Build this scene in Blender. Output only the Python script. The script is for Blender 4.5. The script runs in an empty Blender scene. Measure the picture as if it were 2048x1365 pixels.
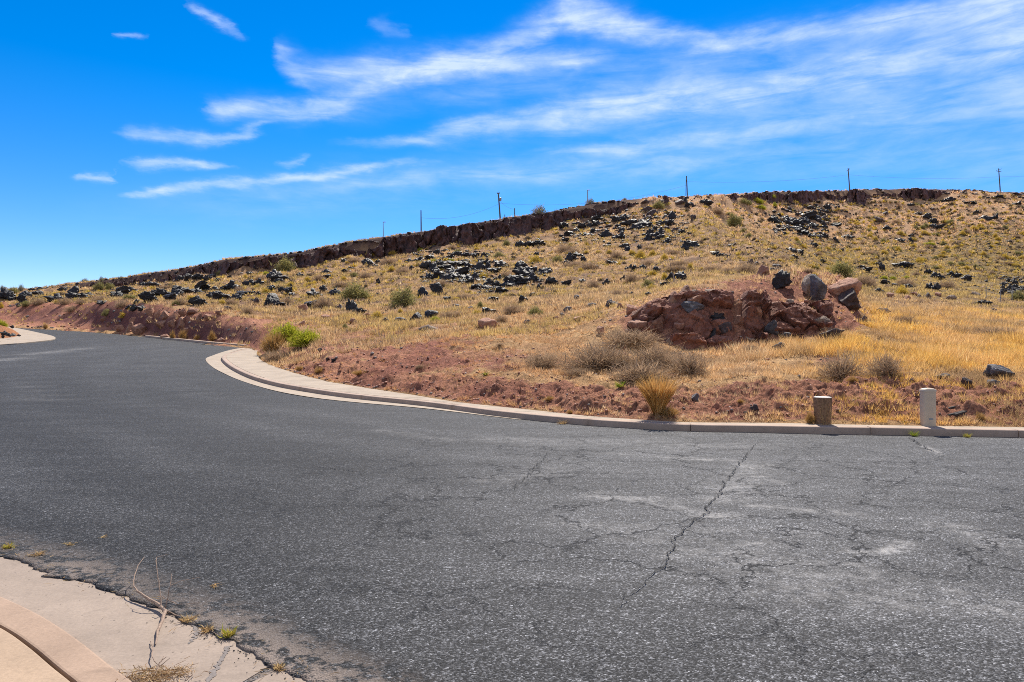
import bpy, bmesh, math, random
import numpy as np
from mathutils import Vector, Matrix

# ------------------------------------------------------------------ basics
F, CX, CY, EYE = 1365.0, 1024.0, 682.5, 1.6      # 24 mm lens on a 2048 px wide frame, eye height in metres
rng = np.random.default_rng(7)
random.seed(7)
sc = bpy.context.scene
COL = sc.collection
SUN_AZ, SUN_EL = math.radians(11), math.radians(50)


def hash2(ix, iy, seed):
    h = (ix.astype(np.int64) * 374761393 + iy.astype(np.int64) * 668265263 + seed * 982451653) & 0xFFFFFFFF
    h = ((h ^ (h >> 13)) * 1274126177) & 0xFFFFFFFF
    h = ((h ^ (h >> 16)) * 2246822519) & 0xFFFFFFFF
    return ((h ^ (h >> 15)) & 0xFFFFFF) / float(0xFFFFFF)


def vnoise(x, y, seed=0):
    x = np.asarray(x, float); y = np.asarray(y, float)
    ix, iy = np.floor(x), np.floor(y)
    fx, fy = x - ix, y - iy
    fx = fx * fx * fx * (fx * (fx * 6 - 15) + 10); fy = fy * fy * fy * (fy * (fy * 6 - 15) + 10)
    a, b = hash2(ix, iy, seed), hash2(ix + 1, iy, seed)
    c, d = hash2(ix, iy + 1, seed), hash2(ix + 1, iy + 1, seed)
    return (a + (b - a) * fx) * (1 - fy) + (c + (d - c) * fx) * fy


def fbm(x, y, octaves=4, seed=0, gain=.5):
    s, a, t = 0, 1., 0.
    x = np.asarray(x, float); y = np.asarray(y, float)
    for o in range(octaves):
        s = s + a * vnoise(x * 2 ** o + 17.3 * o, y * 2 ** o - 9.1 * o, seed + o * 13)
        t += a; a *= gain
    return s / t


def noise3(p, seed=0, octaves=3, gain=.5):
    """Cheap 3-D noise: three crossed 2-D noises."""
    return (fbm(p[:, 0], p[:, 1], octaves, seed, gain) + fbm(p[:, 1] + 5.2, p[:, 2] - 3.1, octaves, seed + 101, gain)
            + fbm(p[:, 2] - 7.7, p[:, 0] + 1.3, octaves, seed + 202, gain)) / 3


def sstep(a, b, x):
    t = np.clip((np.asarray(x, float) - a) / (b - a), 0, 1)
    return t * t * (3 - 2 * t)


def worley(u, w, seed=0):
    """Cellular pattern: per-point cell hash, local offsets, distances to the nearest two cell centres."""
    iu, iw = np.floor(u), np.floor(w)
    f1 = np.full(u.shape, 9.); f2 = np.full(u.shape, 9.)
    hid = np.zeros(u.shape); du = np.zeros(u.shape); dw = np.zeros(u.shape)
    for a in (-1, 0, 1):
        for b in (-1, 0, 1):
            cu, cw = iu + a, iw + b
            x = cu + hash2(cu, cw, seed); y = cw + hash2(cu, cw, seed + 1)
            d = np.hypot(u - x, w - y)
            nr = d < f1
            f2 = np.where(nr, f1, np.minimum(f2, d)); f1 = np.where(nr, d, f1)
            hid = np.where(nr, hash2(cu, cw, seed + 2), hid); du = np.where(nr, u - x, du); dw = np.where(nr, w - y, dw)
    return hid, du, dw, f1, f2


# ------------------------------------------------------------------ objects
def tag(o, label=None, cat=None, group=None, kind=None):
    if label: o['label'] = label
    if cat: o['category'] = cat
    if group: o['group'] = group
    if kind: o['kind'] = kind
    return o


def link(name, me, mats, parent=None, loc=(0, 0, 0)):
    o = bpy.data.objects.new(name, me)
    COL.objects.link(o)
    o.location = loc
    if parent: o.parent = parent
    if mats and me and not me.materials:
        for m in (mats if isinstance(mats, (list, tuple)) else [mats]): me.materials.append(m)
    return o


def empty(name, loc=(0, 0, 0), rz=0.):
    o = bpy.data.objects.new(name, None)
    COL.objects.link(o)
    o.location = loc; o.rotation_euler = (0, 0, rz); o.empty_display_size = .2
    return o


def np_mesh(name, V, T, col=None, smooth=False, attr=None):
    """Mesh from vertex array and an array of triangles or quads."""
    me = bpy.data.meshes.new(name)
    V = np.asarray(V, np.float32); T = np.asarray(T, np.int32)
    k = T.shape[1]
    me.vertices.add(len(V)); me.vertices.foreach_set('co', V.ravel())
    me.loops.add(T.size); me.loops.foreach_set('vertex_index', T.ravel())
    me.polygons.add(len(T))
    me.polygons.foreach_set('loop_start', np.arange(0, T.size, k, dtype=np.int32))
    me.polygons.foreach_set('loop_total', np.full(len(T), k, np.int32))
    if smooth: me.polygons.foreach_set('use_smooth', np.ones(len(T), bool))
    if col is not None:
        a = me.attributes.new('Col', 'FLOAT_COLOR', 'POINT')
        c = np.ones((len(V), 4), np.float32); c[:, :3] = col
        a.data.foreach_set('color', c.ravel())
    for key, val in (attr or {}).items():
        a = me.attributes.new(key, 'FLOAT', 'POINT')
        a.data.foreach_set('value', np.asarray(val, np.float32))
    me.update(calc_edges=True); me.validate()
    return me


def grid_quads(nr, nc):
    i = np.arange(nr - 1)[:, None] * nc + np.arange(nc - 1)[None, :]
    return np.stack([i, i + 1, i + nc + 1, i + nc], -1).reshape(-1, 4)


class MB:
    """Collects boxes, lathes and tubes into one mesh."""
    def __init__(s): s.bm = bmesh.new()

    def box(s, c, size, rot=None, bevel=0.):
        r = bmesh.ops.create_cube(s.bm, size=1)
        M = Matrix.Translation(c) @ (rot.to_4x4() if rot else Matrix.Identity(4)) @ Matrix.Diagonal((*size, 1))
        bmesh.ops.transform(s.bm, matrix=M, verts=r['verts'])
        if bevel:
            e = list({e for v in r['verts'] for e in v.link_edges})
            bmesh.ops.bevel(s.bm, geom=e, offset=bevel, segments=2, affect='EDGES', profile=.5)
        return s

    def tube(s, pts, rad, n=6, cap=True):
        pts = [Vector(p) for p in pts]
        if not hasattr(rad, '__len__'): rad = [rad] * len(pts)
        rings = []
        for i, p in enumerate(pts):
            d = (pts[min(i + 1, len(pts) - 1)] - pts[max(i - 1, 0)]).normalized()
            a = d.orthogonal().normalized() if i == 0 else (rings_a - d * rings_a.dot(d)).normalized()
            rings_a = a; b = d.cross(a)
            rings.append([s.bm.verts.new(p + (a * math.cos(t) + b * math.sin(t)) * rad[i])
                          for t in [2 * math.pi * k / n for k in range(n)]])
        for r0, r1 in zip(rings, rings[1:]):
            for k in range(n): s.bm.faces.new((r0[k], r0[(k + 1) % n], r1[(k + 1) % n], r1[k]))
        if cap:
            s.bm.faces.new(rings[0][::-1]); s.bm.faces.new(rings[-1])
        return s

    def lathe(s, prof, n=24, c=(0, 0, 0), sx=1., sy=1.):
        rings = []
        for r, z in prof:
            rings.append([s.bm.verts.new((c[0] + sx * r * math.cos(2 * math.pi * k / n), c[1] + sy * r * math.sin(2 * math.pi * k / n), c[2] + z)) for k in range(n)])
        for r0, r1 in zip(rings, rings[1:]):
            for k in range(n): s.bm.faces.new((r0[k], r0[(k + 1) % n], r1[(k + 1) % n], r1[k]))
        s.bm.faces.new(rings[0][::-1]); s.bm.faces.new(rings[-1])
        return s

    def build(s, name, mat, parent=None, loc=(0, 0, 0), smooth=False):
        bmesh.ops.recalc_face_normals(s.bm, faces=s.bm.faces)
        me = bpy.data.meshes.new(name); s.bm.to_mesh(me); s.bm.free()
        if smooth:
            for p in me.polygons: p.use_smooth = True
            me.set_sharp_from_angle(angle=math.radians(40))
        return link(name, me, mat, parent, loc)


# ------------------------------------------------------------------ materials
def newmat(name):
    m = bpy.data.materials.new(name); m.use_nodes = True
    nt = m.node_tree; nt.nodes.clear()
    return m, nt, nt.nodes, nt.links


def N(nt, t, **kw):
    n = nt.nodes.new(t)
    for k, v in kw.items():
        if k == 'inp':
            for i, val in v.items():
                if hasattr(val, 'is_output') or isinstance(val, bpy.types.NodeSocket): nt.links.new(val, n.inputs[i])
                else: n.inputs[i].default_value = val
        else: setattr(n, k, v)
    return n


def math_n(nt, op, a, b=None, c=None, clamp=False):
    n = nt.nodes.new('ShaderNodeMath'); n.operation = op; n.use_clamp = clamp
    for i, v in enumerate((a, b, c)):
        if v is None: continue
        if isinstance(v, bpy.types.NodeSocket): nt.links.new(v, n.inputs[i])
        else: n.inputs[i].default_value = v
    return n.outputs[0]


def ramp(nt, fac, stops):
    n = nt.nodes.new('ShaderNodeValToRGB')
    e = n.color_ramp.elements
    while len(e) < len(stops): e.new(.5)
    for el, (p, c) in zip(e, stops):
        el.position = p; el.color = (*c, 1) if hasattr(c, '__len__') else (c, c, c, 1)
    nt.links.new(fac, n.inputs[0])
    return n.outputs[0]


def mixc(nt, fac, a, b, blend='MIX'):
    n = nt.nodes.new('ShaderNodeMix'); n.data_type = 'RGBA'; n.blend_type = blend
    for s, v in ((n.inputs[0], fac), (n.inputs[6], a), (n.inputs[7], b)):
        if isinstance(v, bpy.types.NodeSocket): nt.links.new(v, s)
        else: s.default_value = (*v, 1) if hasattr(v, '__len__') and len(v) == 3 else v
    return n.outputs[2]


def objcoord(nt):
    return nt.nodes.new('ShaderNodeTexCoord').outputs['Object']


def geopos(nt):
    return nt.nodes.new('ShaderNodeNewGeometry').outputs['Position']


def noise_n(nt, vec, scale, detail=4, rough=.55, dist=0.):
    n = N(nt, 'ShaderNodeTexNoise', inp={'Vector': vec, 'Scale': scale, 'Detail': detail, 'Roughness': rough, 'Distortion': dist})
    return n.outputs[0]


def finish(nt, color, rough=.9, bump=None, bstr=.3, bdist=.02, spec=.3):
    b = N(nt, 'ShaderNodeBsdfPrincipled')
    for k, v in (('Base Color', color), ('Roughness', rough), ('Specular IOR Level', spec)):
        if isinstance(v, bpy.types.NodeSocket): nt.links.new(v, b.inputs[k])
        else: b.inputs[k].default_value = (*v, 1) if hasattr(v, '__len__') and len(v) == 3 else v
    if bump is not None:
        bn = N(nt, 'ShaderNodeBump', inp={'Strength': bstr, 'Distance': bdist, 'Height': bump})
        nt.links.new(bn.outputs[0], b.inputs['Normal'])
    o = N(nt, 'ShaderNodeOutputMaterial'); nt.links.new(b.outputs[0], o.inputs[0])
    return b


def attr_n(nt, name, out='Color'):
    return N(nt, 'ShaderNodeAttribute', attribute_name=name).outputs[out]


def scale_col(nt, col, fac):
    """colour * scalar"""
    n = N(nt, 'ShaderNodeVectorMath', operation='SCALE'); nt.links.new(col, n.inputs[0])
    if isinstance(fac, bpy.types.NodeSocket): nt.links.new(fac, n.inputs['Scale'])
    else: n.inputs['Scale'].default_value = fac
    return n.outputs[0]


def mat_ground():
    m, nt, *_ = newmat('ground_soil')
    p = geopos(nt)
    c = attr_n(nt, 'Col')
    a = noise_n(nt, p, 11., 8, .78)
    b = noise_n(nt, p, 1.3, 5, .65)
    f = math_n(nt, 'MULTIPLY', ramp(nt, a, [(.32, .35), (.5, 1.), (.70, 1.55)]), ramp(nt, b, [(.25, .72), (.75, 1.25)]))
    h = noise_n(nt, p, 14., 8, .75)
    finish(nt, scale_col(nt, c, f), .95, h, 1., .16, .1)
    return m


def mat_asphalt():
    m, nt, *_ = newmat('asphalt')
    p = geopos(nt)
    vo = N(nt, 'ShaderNodeTexVoronoi', inp={'Vector': p, 'Scale': 105.})
    stone = ramp(nt, N(nt, 'ShaderNodeSeparateColor', inp={0: vo.outputs['Color']}).outputs[0],
                 [(0., .005), (.30, .012), (.50, .034), (.74, .086), (.90, .155), (1., .28)])
    vo2 = N(nt, 'ShaderNodeTexVoronoi', inp={'Vector': p, 'Scale': 55.})
    stone2 = ramp(nt, N(nt, 'ShaderNodeSeparateColor', inp={0: vo2.outputs['Color']}).outputs[1],
                  [(0., .55), (.6, .9), (.9, 1.3), (1., 1.9)])
    base = scale_col(nt, mixc(nt, 1., stone, (.98, .99, 1.04), 'MULTIPLY'), stone2)
    # broad tonal mottling and dusty wear, stretched along the traffic
    mp = N(nt, 'ShaderNodeMapping', inp={'Vector': p, 'Rotation': (0, 0, math.radians(14)), 'Scale': (.35, 1.5, 1.)}).outputs[0]
    mott = noise_n(nt, mp, 1.1, 6, .68, .6)
    mott2 = noise_n(nt, p, 6., 5, .7)
    base = scale_col(nt, base, ramp(nt, mott, [(.3, .72), (.55, 1.), (.75, 1.35)]))
    base = scale_col(nt, base, ramp(nt, mott2, [(.3, .8), (.7, 1.25)]))
    # the busier half of the road is bleached by traffic and dust
    fd = math_n(nt, 'MULTIPLY', attr_n(nt, 'fade', 'Fac'), ramp(nt, noise_n(nt, mp, 2.6, 7, .72), [(.28, .45), (.7, 1.25)]), clamp=True)
    base = mixc(nt, fd, scale_col(nt, base, .48), mixc(nt, 1., scale_col(nt, base, 1.15), (.034, .033, .032), 'ADD'))
    w = attr_n(nt, 'wear', 'Fac')
    wf = math_n(nt, 'MULTIPLY', w, math_n(nt, 'MULTIPLY', ramp(nt, noise_n(nt, p, 7., 9, .8), [(.42, 0.), (.60, 1.)]), ramp(nt, noise_n(nt, mp, 2.2, 6, .75), [(.38, .15), (.6, 1.)])), clamp=True)
    base = mixc(nt, wf, base, (.40, .385, .37))
    br = attr_n(nt, 'crumb', 'Fac')
    bf = math_n(nt, 'MULTIPLY', br, ramp(nt, noise_n(nt, p, 6.5, 9, .78), [(.46, 0.), (.51, 1.)]), clamp=True)
    base = mixc(nt, bf, base, scale_col(nt, mixc(nt, noise_n(nt, p, 160., 2, .6), (.06, .05, .043), (.36, .285, .235)), 1.))
    # fine crack network in the tired part of the surface
    dv = N(nt, 'ShaderNodeVectorMath', operation='ADD')
    nz = N(nt, 'ShaderNodeTexNoise', inp={'Vector': p, 'Scale': 2.2, 'Detail': 6., 'Roughness': .65})
    sv = N(nt, 'ShaderNodeVectorMath', operation='SCALE', inp={0: nz.outputs['Color'], 'Scale': .9})
    nt.links.new(p, dv.inputs[0]); nt.links.new(sv.outputs[0], dv.inputs[1])
    cr = N(nt, 'ShaderNodeTexVoronoi', feature='DISTANCE_TO_EDGE', inp={'Vector': dv.outputs[0], 'Scale': 1.0})
    line = ramp(nt, cr.outputs['Distance'], [(0., 1.), (.006, .85), (.014, 0.)])
    cmask = math_n(nt, 'MULTIPLY', attr_n(nt, 'crackle', 'Fac'), ramp(nt, noise_n(nt, p, .9, 3), [(.36, 0.), (.52, 1.)]), clamp=True)
    base = mixc(nt, math_n(nt, 'MULTIPLY', line, cmask, clamp=True), base, (.012, .012, .013))
    hgt = math_n(nt, 'SUBTRACT', math_n(nt, 'MULTIPLY', vo.outputs['Distance'], -.6), math_n(nt, 'MULTIPLY', line, cmask))
    finish(nt, base, .78, hgt, 1., .010, .22)
    return m


def mat_concrete(name, tint, spots=True):
    m, nt, *_ = newmat(name)
    p = geopos(nt)
    a = noise_n(nt, p, 1.6, 6, .65)
    b = noise_n(nt, p, 60., 4, .7)
    f = math_n(nt, 'MULTIPLY', ramp(nt, a, [(.3, .82), (.7, 1.12)]), ramp(nt, b, [(.3, .86), (.7, 1.1)]))
    vo = N(nt, 'ShaderNodeTexVoronoi', inp={'Vector': p, 'Scale': 26.})
    pit = ramp(nt, vo.outputs['Distance'], [(0., .38), (.10, .5), (.19, 1.)])
    pm = ramp(nt, N(nt, 'ShaderNodeSeparateColor', inp={0: vo.outputs['Color']}).outputs[0], [(.72, 0.), (.80, 1.)])
    c = scale_col(nt, mixc(nt, 0., tint, tint), f)
    if spots: c = mixc(nt, pm, c, mixc(nt, 1., c, pit, 'MULTIPLY'))
    st = noise_n(nt, p, 4.5, 6, .7, 1.)
    c = mixc(nt, ramp(nt, st, [(.54, 0.), (.74, .5)]), c, tuple(x * .55 for x in tint))
    finish(nt, c, .88, b, .35, .004, .25)
    return m


def mat_rock(name, dark, light, spot, rough, spotw=.3, sc_=1.):
    m, nt, *_ = newmat(name)
    p = geopos(nt)
    info = N(nt, 'ShaderNodeObjectInfo').outputs['Random']
    a = noise_n(nt, p, 2.2 * sc_, 6, .65)
    b = noise_n(nt, p, 9. * sc_, 6, .7)
    if name == 'cliff_rock':      # vertical streaks of varnish down the wall
        a = noise_n(nt, N(nt, 'ShaderNodeMapping', inp={'Vector': p, 'Scale': (1., 1., .28)}).outputs[0], 1.1, 6, .7)
    c = mixc(nt, ramp(nt, a, [(.35, 0.), (.65, 1.)]), dark, light)
    c = scale_col(nt, c, math_n(nt, 'ADD', math_n(nt, 'MULTIPLY', info, .5), .75))
    c = scale_col(nt, c, ramp(nt, b, [(.3, .6), (.7, 1.35)]))
    c = mixc(nt, math_n(nt, 'MULTIPLY', ramp(nt, noise_n(nt, p, 3.5 * sc_, 5, .7), [(.55, 0.), (.68, 1.)]), spotw), c, spot)
    finish(nt, c, rough, b, .8, .10, .32 if name == 'black_lava' else .4)
    return m


def mat_blade(name, transl=.4):
    m, nt, *_ = newmat(name)
    c = attr_n(nt, 'Col')
    d = N(nt, 'ShaderNodeBsdfDiffuse', inp={0: c})
    t = N(nt, 'ShaderNodeBsdfTranslucent', inp={0: c})
    x = N(nt, 'ShaderNodeMixShader', inp={0: transl, 1: d.outputs[0], 2: t.outputs[0]})
    o = N(nt, 'ShaderNodeOutputMaterial'); nt.links.new(x.outputs[0], o.inputs[0])
    return m


def mat_plain(name, col, rough=.7, var=.15, scale=20., bump=.1, spec=.3):
    m, nt, *_ = newmat(name)
    p = objcoord(nt)
    a = noise_n(nt, p, scale, 5, .65)
    c = scale_col(nt, mixc(nt, 0., col, col), ramp(nt, a, [(.3, 1 - var), (.7, 1 + var)]))
    finish(nt, c, rough, a, bump, .01, spec)
    return m


M_GROUND = mat_ground()
M_ASPHALT = mat_asphalt()
M_KERB = mat_concrete('kerb_concrete', (.38, .285, .225), False)
M_WALK = mat_concrete('sidewalk_concrete', (.40, .325, .25), False)
M_PINK = mat_concrete('pinkish_concrete', (.36, .255, .185), False)
M_GUT = mat_concrete('gutter_concrete', (.315, .25, .20))
M_DARK = mat_plain('dark_filler', (.03, .026, .022), .95, .4, 30.)
M_LAVA = mat_rock('black_lava', (.010, .010, .012), (.040, .037, .040), (.20, .19, .19), .52, .22)
M_DUSK = mat_rock('dark_brown_rock', (.05, .032, .032), (.11, .075, .07), (.30, .27, .25), .7, .4)
M_RED = mat_rock('red_rock', (.26, .12, .08), (.46, .25, .16), (.40, .31, .27), .85, .35)
M_TAN = mat_rock('tan_rock', (.20, .13, .09), (.36, .27, .20), (.5, .44, .40), .85, .6)
M_SLAB = mat_concrete('tan_slab_concrete', (.40, .29, .20), False)
M_GREYR = mat_rock('grey_rock', (.06, .055, .06), (.15, .14, .145), (.45, .44, .45), .75, .5)
M_CLIFF = mat_rock('cliff_rock', (.030, .022, .027), (.16, .078, .066), (.26, .18, .15), .85, .5, .5)
M_BLADE = mat_blade('dry_grass_blades', .45)
M_LEAF = mat_blade('shrub_twigs', .3)
# ------------------------------------------------------------------ lie of the land
def R(y):
    """Road surface height: flat near the junction, climbing away beyond it."""
    y = np.clip(np.asarray(y, float), -50, 130)
    return .06 * 1.5 * np.log1p(np.exp((y - 18.5) / 1.5))


def P(px, py, dz=0.):
    """Where the sight line through a photo pixel meets the road surface (+dz)."""
    lo, hi = .8, 300.
    f = lambda Y: EYE - (py - CY) / F * Y - float(R(Y)) - dz
    for _ in range(60):
        mid = .5 * (lo + hi)
        if f(mid) > 0: lo = mid
        else: hi = mid
    Y = .5 * (lo + hi)
    return np.array([(px - CX) / F * Y, Y, float(R(Y)) + dz])


# foot of the far kerb (right to left) and back edge of the footway, in photo pixels
KERB_PX = [(3600, 912), (2650, 890), (2350, 883.5), (2048, 876), (1540, 866), (1385, 863.5), (1260, 857), (1135, 848), (1000, 834), (850, 813.6), (700, 797.5), (620, 786), (550, 773), (500, 758),
           (465, 741), (448, 728), (443, 719.5), (448, 712.5), (460, 706.5), (480, 700.5), (503, 695.5)]
BACK_PX = [(3600, 886), (2650, 868), (2350, 861), (2048, 855), (1740, 850.5), (1560, 846.4), (1385, 845), (1300, 841), (1172, 832), (1050, 819), (905, 803.5), (828, 790.5), (740, 777.5), (657, 764), (589, 747), (545, 733), (522, 722), (513, 713), (511, 706), (514, 699), (520, 692)]
# knots of the hill's cross-section, one row per bearing: (distance, photo height) for
# kerb back, bank top, lower slope, foot, upper edge of the cut, crest, behind it, mid hill, upper hill
SECT = {
    -700: ([(85, 646), (90, 638), (95, 628), (100, 615), (105, 606), (115, 602), (125, 598), (135, 595), (150, 592)], 178),
    0: ([(68, 654), (71, 650), (74, 642), (77, 632), (80, 617), (84, 604), (95, 599), (110, 595), (140, 590)], 175),
    60: ([(65, 657), (67, 653), (70, 645), (73, 632), (76, 616), (80, 605), (95, 599), (110, 595), (140, 588)], 172),
    140: ([(60, 662), (62, 658), (64.5, 648), (67, 634), (70, 616), (74, 604), (88, 598), (108, 591), (132, 583)], 163),
    230: ([(54.5, 667), (56, 663), (57, 656), (57.9, 642), (59.3, 622), (62, 606), (80, 598), (100, 590), (125, 580)], 155),
    330: ([(47.5, 677), (49, 675), (49.7, 669), (50.4, 656), (51.6, 634), (54, 613), (72, 600), (92, 586), (115, 573)], 142),
    430: ([(41, 689), (42.5, 686), (43.1, 681), (43.8, 668), (44.9, 644), (47, 622), (64, 604), (85, 584), (108, 562)], 133),
    500: ([(38.2, 694), (39.2, 690), (39.9, 682), (40.6, 668), (41.8, 649), (44.5, 631), (60, 610), (82, 585), (106, 558)], 130),
    530: ([(29.5, 722), (32, 712), (35, 698), (38, 675), (40.5, 653), (44.5, 636), (59, 612), (81, 584), (105, 556)], 130),
    580: ([(24.4, 743), (26.5, 728), (29, 710), (33.5, 682), (39, 658), (45, 640), (58, 614), (80, 583), (103, 555)], 130),
    640: ([(21.9, 761), (23.5, 740), (26, 712), (30, 685), (36, 662), (43, 640), (56, 612), (78, 581), (100, 552)], 130),
    750: ([(19.2, 778), (20.5, 756), (23, 724), (27, 695), (32, 668), (40, 640), (54, 608), (76, 575), (98, 544)], 131),
    900: ([(16.6, 801), (18, 773), (20.5, 737), (24, 700), (29, 664), (38, 630), (54, 595), (76, 560), (100, 526)], 136),
    1000: ([(15.1, 813), (16.5, 783), (19, 744), (23, 702), (28, 662), (38, 625), (54, 588), (76, 551), (102, 513)], 140),
    1100: ([(13.7, 827), (15, 797), (18, 752), (22, 706), (27, 662), (36, 622), (52, 585), (74, 546), (102, 503)], 143),
    1180: ([(12.8, 838), (14.2, 803), (17.2, 754), (21.8, 700), (25.5, 650), (33, 612), (51, 580), (73, 541), (102, 495)], 144),
    1250: ([(12.5, 845), (13.8, 808), (17, 757), (22.5, 664), (24, 634), (27.5, 611), (37, 600), (68, 545), (102, 487)], 146),
    1310: ([(12.3, 848), (13.6, 808), (16.8, 755), (22.5, 672), (24.0, 606), (28, 588), (38, 584), (66, 540), (104, 478)], 150),
    1370: ([(12.15, 851), (13.5, 806), (16.5, 754), (21.5, 692), (23.2, 592), (28, 571), (37, 573), (66, 533), (106, 463)], 155),
    1430: ([(12.1, 852), (13.5, 804), (16.5, 752), (21.5, 693), (23.1, 588), (28, 566), (37, 570), (66, 528), (108, 460)], 163),
    1490: ([(12.0, 852), (13.5, 800), (16.5, 748), (21.5, 688), (23.2, 590), (28.5, 558), (37, 566), (64, 532), (95, 478)], 172),
    1560: ([(12.0, 852), (13.5, 797), (16.5, 744), (21.5, 682), (23.8, 608), (29, 547), (37, 558), (64, 535), (86, 508)], 185),
    1640: ([(11.8, 852), (13.4, 793), (16.5, 740), (21.5, 673), (24, 611), (29.5, 545), (36, 560), (62, 555), (105, 535)], 197),
    1690: ([(11.75, 852), (13.4, 792), (16.5, 737), (21.8, 665), (25, 604), (29, 560), (36, 586), (70, 568), (105, 548)], 203),
    1725: ([(11.7, 852), (13.3, 792), (16.5, 734), (22, 661), (25.5, 630), (29, 613), (36, 606), (70, 580), (105, 553)], 207),
    1780: ([(11.6, 852), (13.3, 792), (16.5, 730), (22, 678), (27, 648), (33, 628), (42, 612), (72, 588), (108, 557)], 211),
    1900: ([(11.5, 853), (13.2, 796), (16.5, 737), (22, 686), (30, 650), (39, 623), (48, 615), (78, 592), (112, 560)], 217),
    2048: ([(11.3, 856), (13, 802), (16.5, 740), (22, 689), (30, 656), (40, 626), (50, 617), (82, 595), (118, 562)], 222),
    2800: ([(10.2, 880), (11.8, 822), (16, 752), (22, 700), (30, 660), (40, 632), (50, 620), (82, 600), (118, 570)], 226)}
TOPL = [(-700, 588), (0, 585), (60, 581), (100, 576), (150, 569), (200, 563), (260, 555), (300, 548), (360, 540), (410, 529), (450, 520), (500, 515), (560, 510),
        (600, 505), (640, 497), (700, 485), (760, 476), (800, 470), (850, 463), (900, 454), (950, 447), (1000, 438), (1050, 431), (1100, 424), (1140, 417), (1180, 409),
        (1220, 404), (1265, 399), (1320, 396), (1380, 393), (1450, 389), (1550, 384), (1640, 383), (1700, 381), (1760, 379), (1830, 379), (1875, 379), (1905, 381),
        (1940, 381), (1985, 384), (2048, 386), (2800, 396)]
FOOTL = [(-700, 591), (0, 588), (60, 585), (150, 578), (240, 577), (300, 570), (350, 562), (400, 550), (450, 545), (500, 541), (550, 536), (600, 529), (650, 526),
         (700, 518), (760, 508), (800, 503), (850, 497), (900, 488), (930, 484), (980, 474), (1020, 466), (1060, 461), (1094, 455), (1130, 445), (1180, 435), (1230, 425),
         (1265, 411), (1300, 405), (1380, 402), (1450, 400), (1520, 408), (1600, 409), (1650, 405), (1700, 402), (1750, 400), (1800, 398), (1830, 399), (1890, 398),
         (1910, 388), (1985, 388), (2048, 391), (2800, 400)]
NK = 12
PXG = np.arange(-700, 2801, 5.)


def _build_knots():
    xs = sorted(SECT)
    KY = np.zeros((len(PXG), NK)); KP = np.zeros((len(PXG), NK))
    for k in range(9):
        KY[:, k] = np.interp(PXG, xs, [SECT[x][0][k][0] for x in xs])
        KP[:, k] = np.interp(PXG, xs, [SECT[x][0][k][1] for x in xs])
    KY[:, 9] = np.interp(PXG, xs, [SECT[x][1] for x in xs])
    KP[:, 9] = np.interp(PXG, *zip(*FOOTL)); KP[:, 10] = np.interp(PXG, *zip(*TOPL))
    ker = np.exp(-.5 * (np.arange(-6, 7) / 2.2) ** 2); ker /= ker.sum()
    def sm(a): return np.convolve(np.pad(a, 6, mode='edge'), ker, 'valid')
    for k in range(1, 10): KY[:, k] = sm(KY[:, k]); KP[:, k] = sm(KP[:, k])
    # the kerb back (right) or the footway's back edge (left) is where the soil begins
    line = sorted((px, P(px, py, .12)[1] + .01) for px, py in BACK_PX if px > 520)
    m = PXG >= 523
    KY[m, 0] = np.interp(PXG[m], [a for a, _ in line], [b for _, b in line])
    KP[m, 0] = CY + (EYE - R(KY[m, 0]) - .118) * F / KY[m, 0]
    for k in range(1, 9): KY[:, k] = np.maximum(KY[:, k], KY[:, k - 1] + .25)
    KY[:, 10] = KY[:, 9] + 2.2; KY[:, 11] = KY[:, 9] + 15
    KZ = EYE - (KP - CY) / F * KY
    KZ[:, 11] = KZ[:, 10] + .9
    return KY, KZ


KY, KZ = _build_knots()


def knots_at(px):
    px = np.clip(px, PXG[0], PXG[-1])
    f = (px - PXG[0]) / 5.
    i = np.clip(f.astype(int), 0, len(PXG) - 2); t = (f - i)[:, None]
    return KY[i] * (1 - t) + KY[i + 1] * t, KZ[i] * (1 - t) + KZ[i + 1] * t


THM = math.atan(1.25)


def polar(x, y):
    """Bearing (as photo column) and depth used to read the cross-sections."""
    th = np.arctan2(x, y); r = np.hypot(x, y)
    thc = np.clip(th, -THM, THM)
    px = CX + F * np.tan(thc)
    d = np.where(np.abs(th) <= THM, y, r * math.cos(THM))
    return th, px, d


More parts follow.
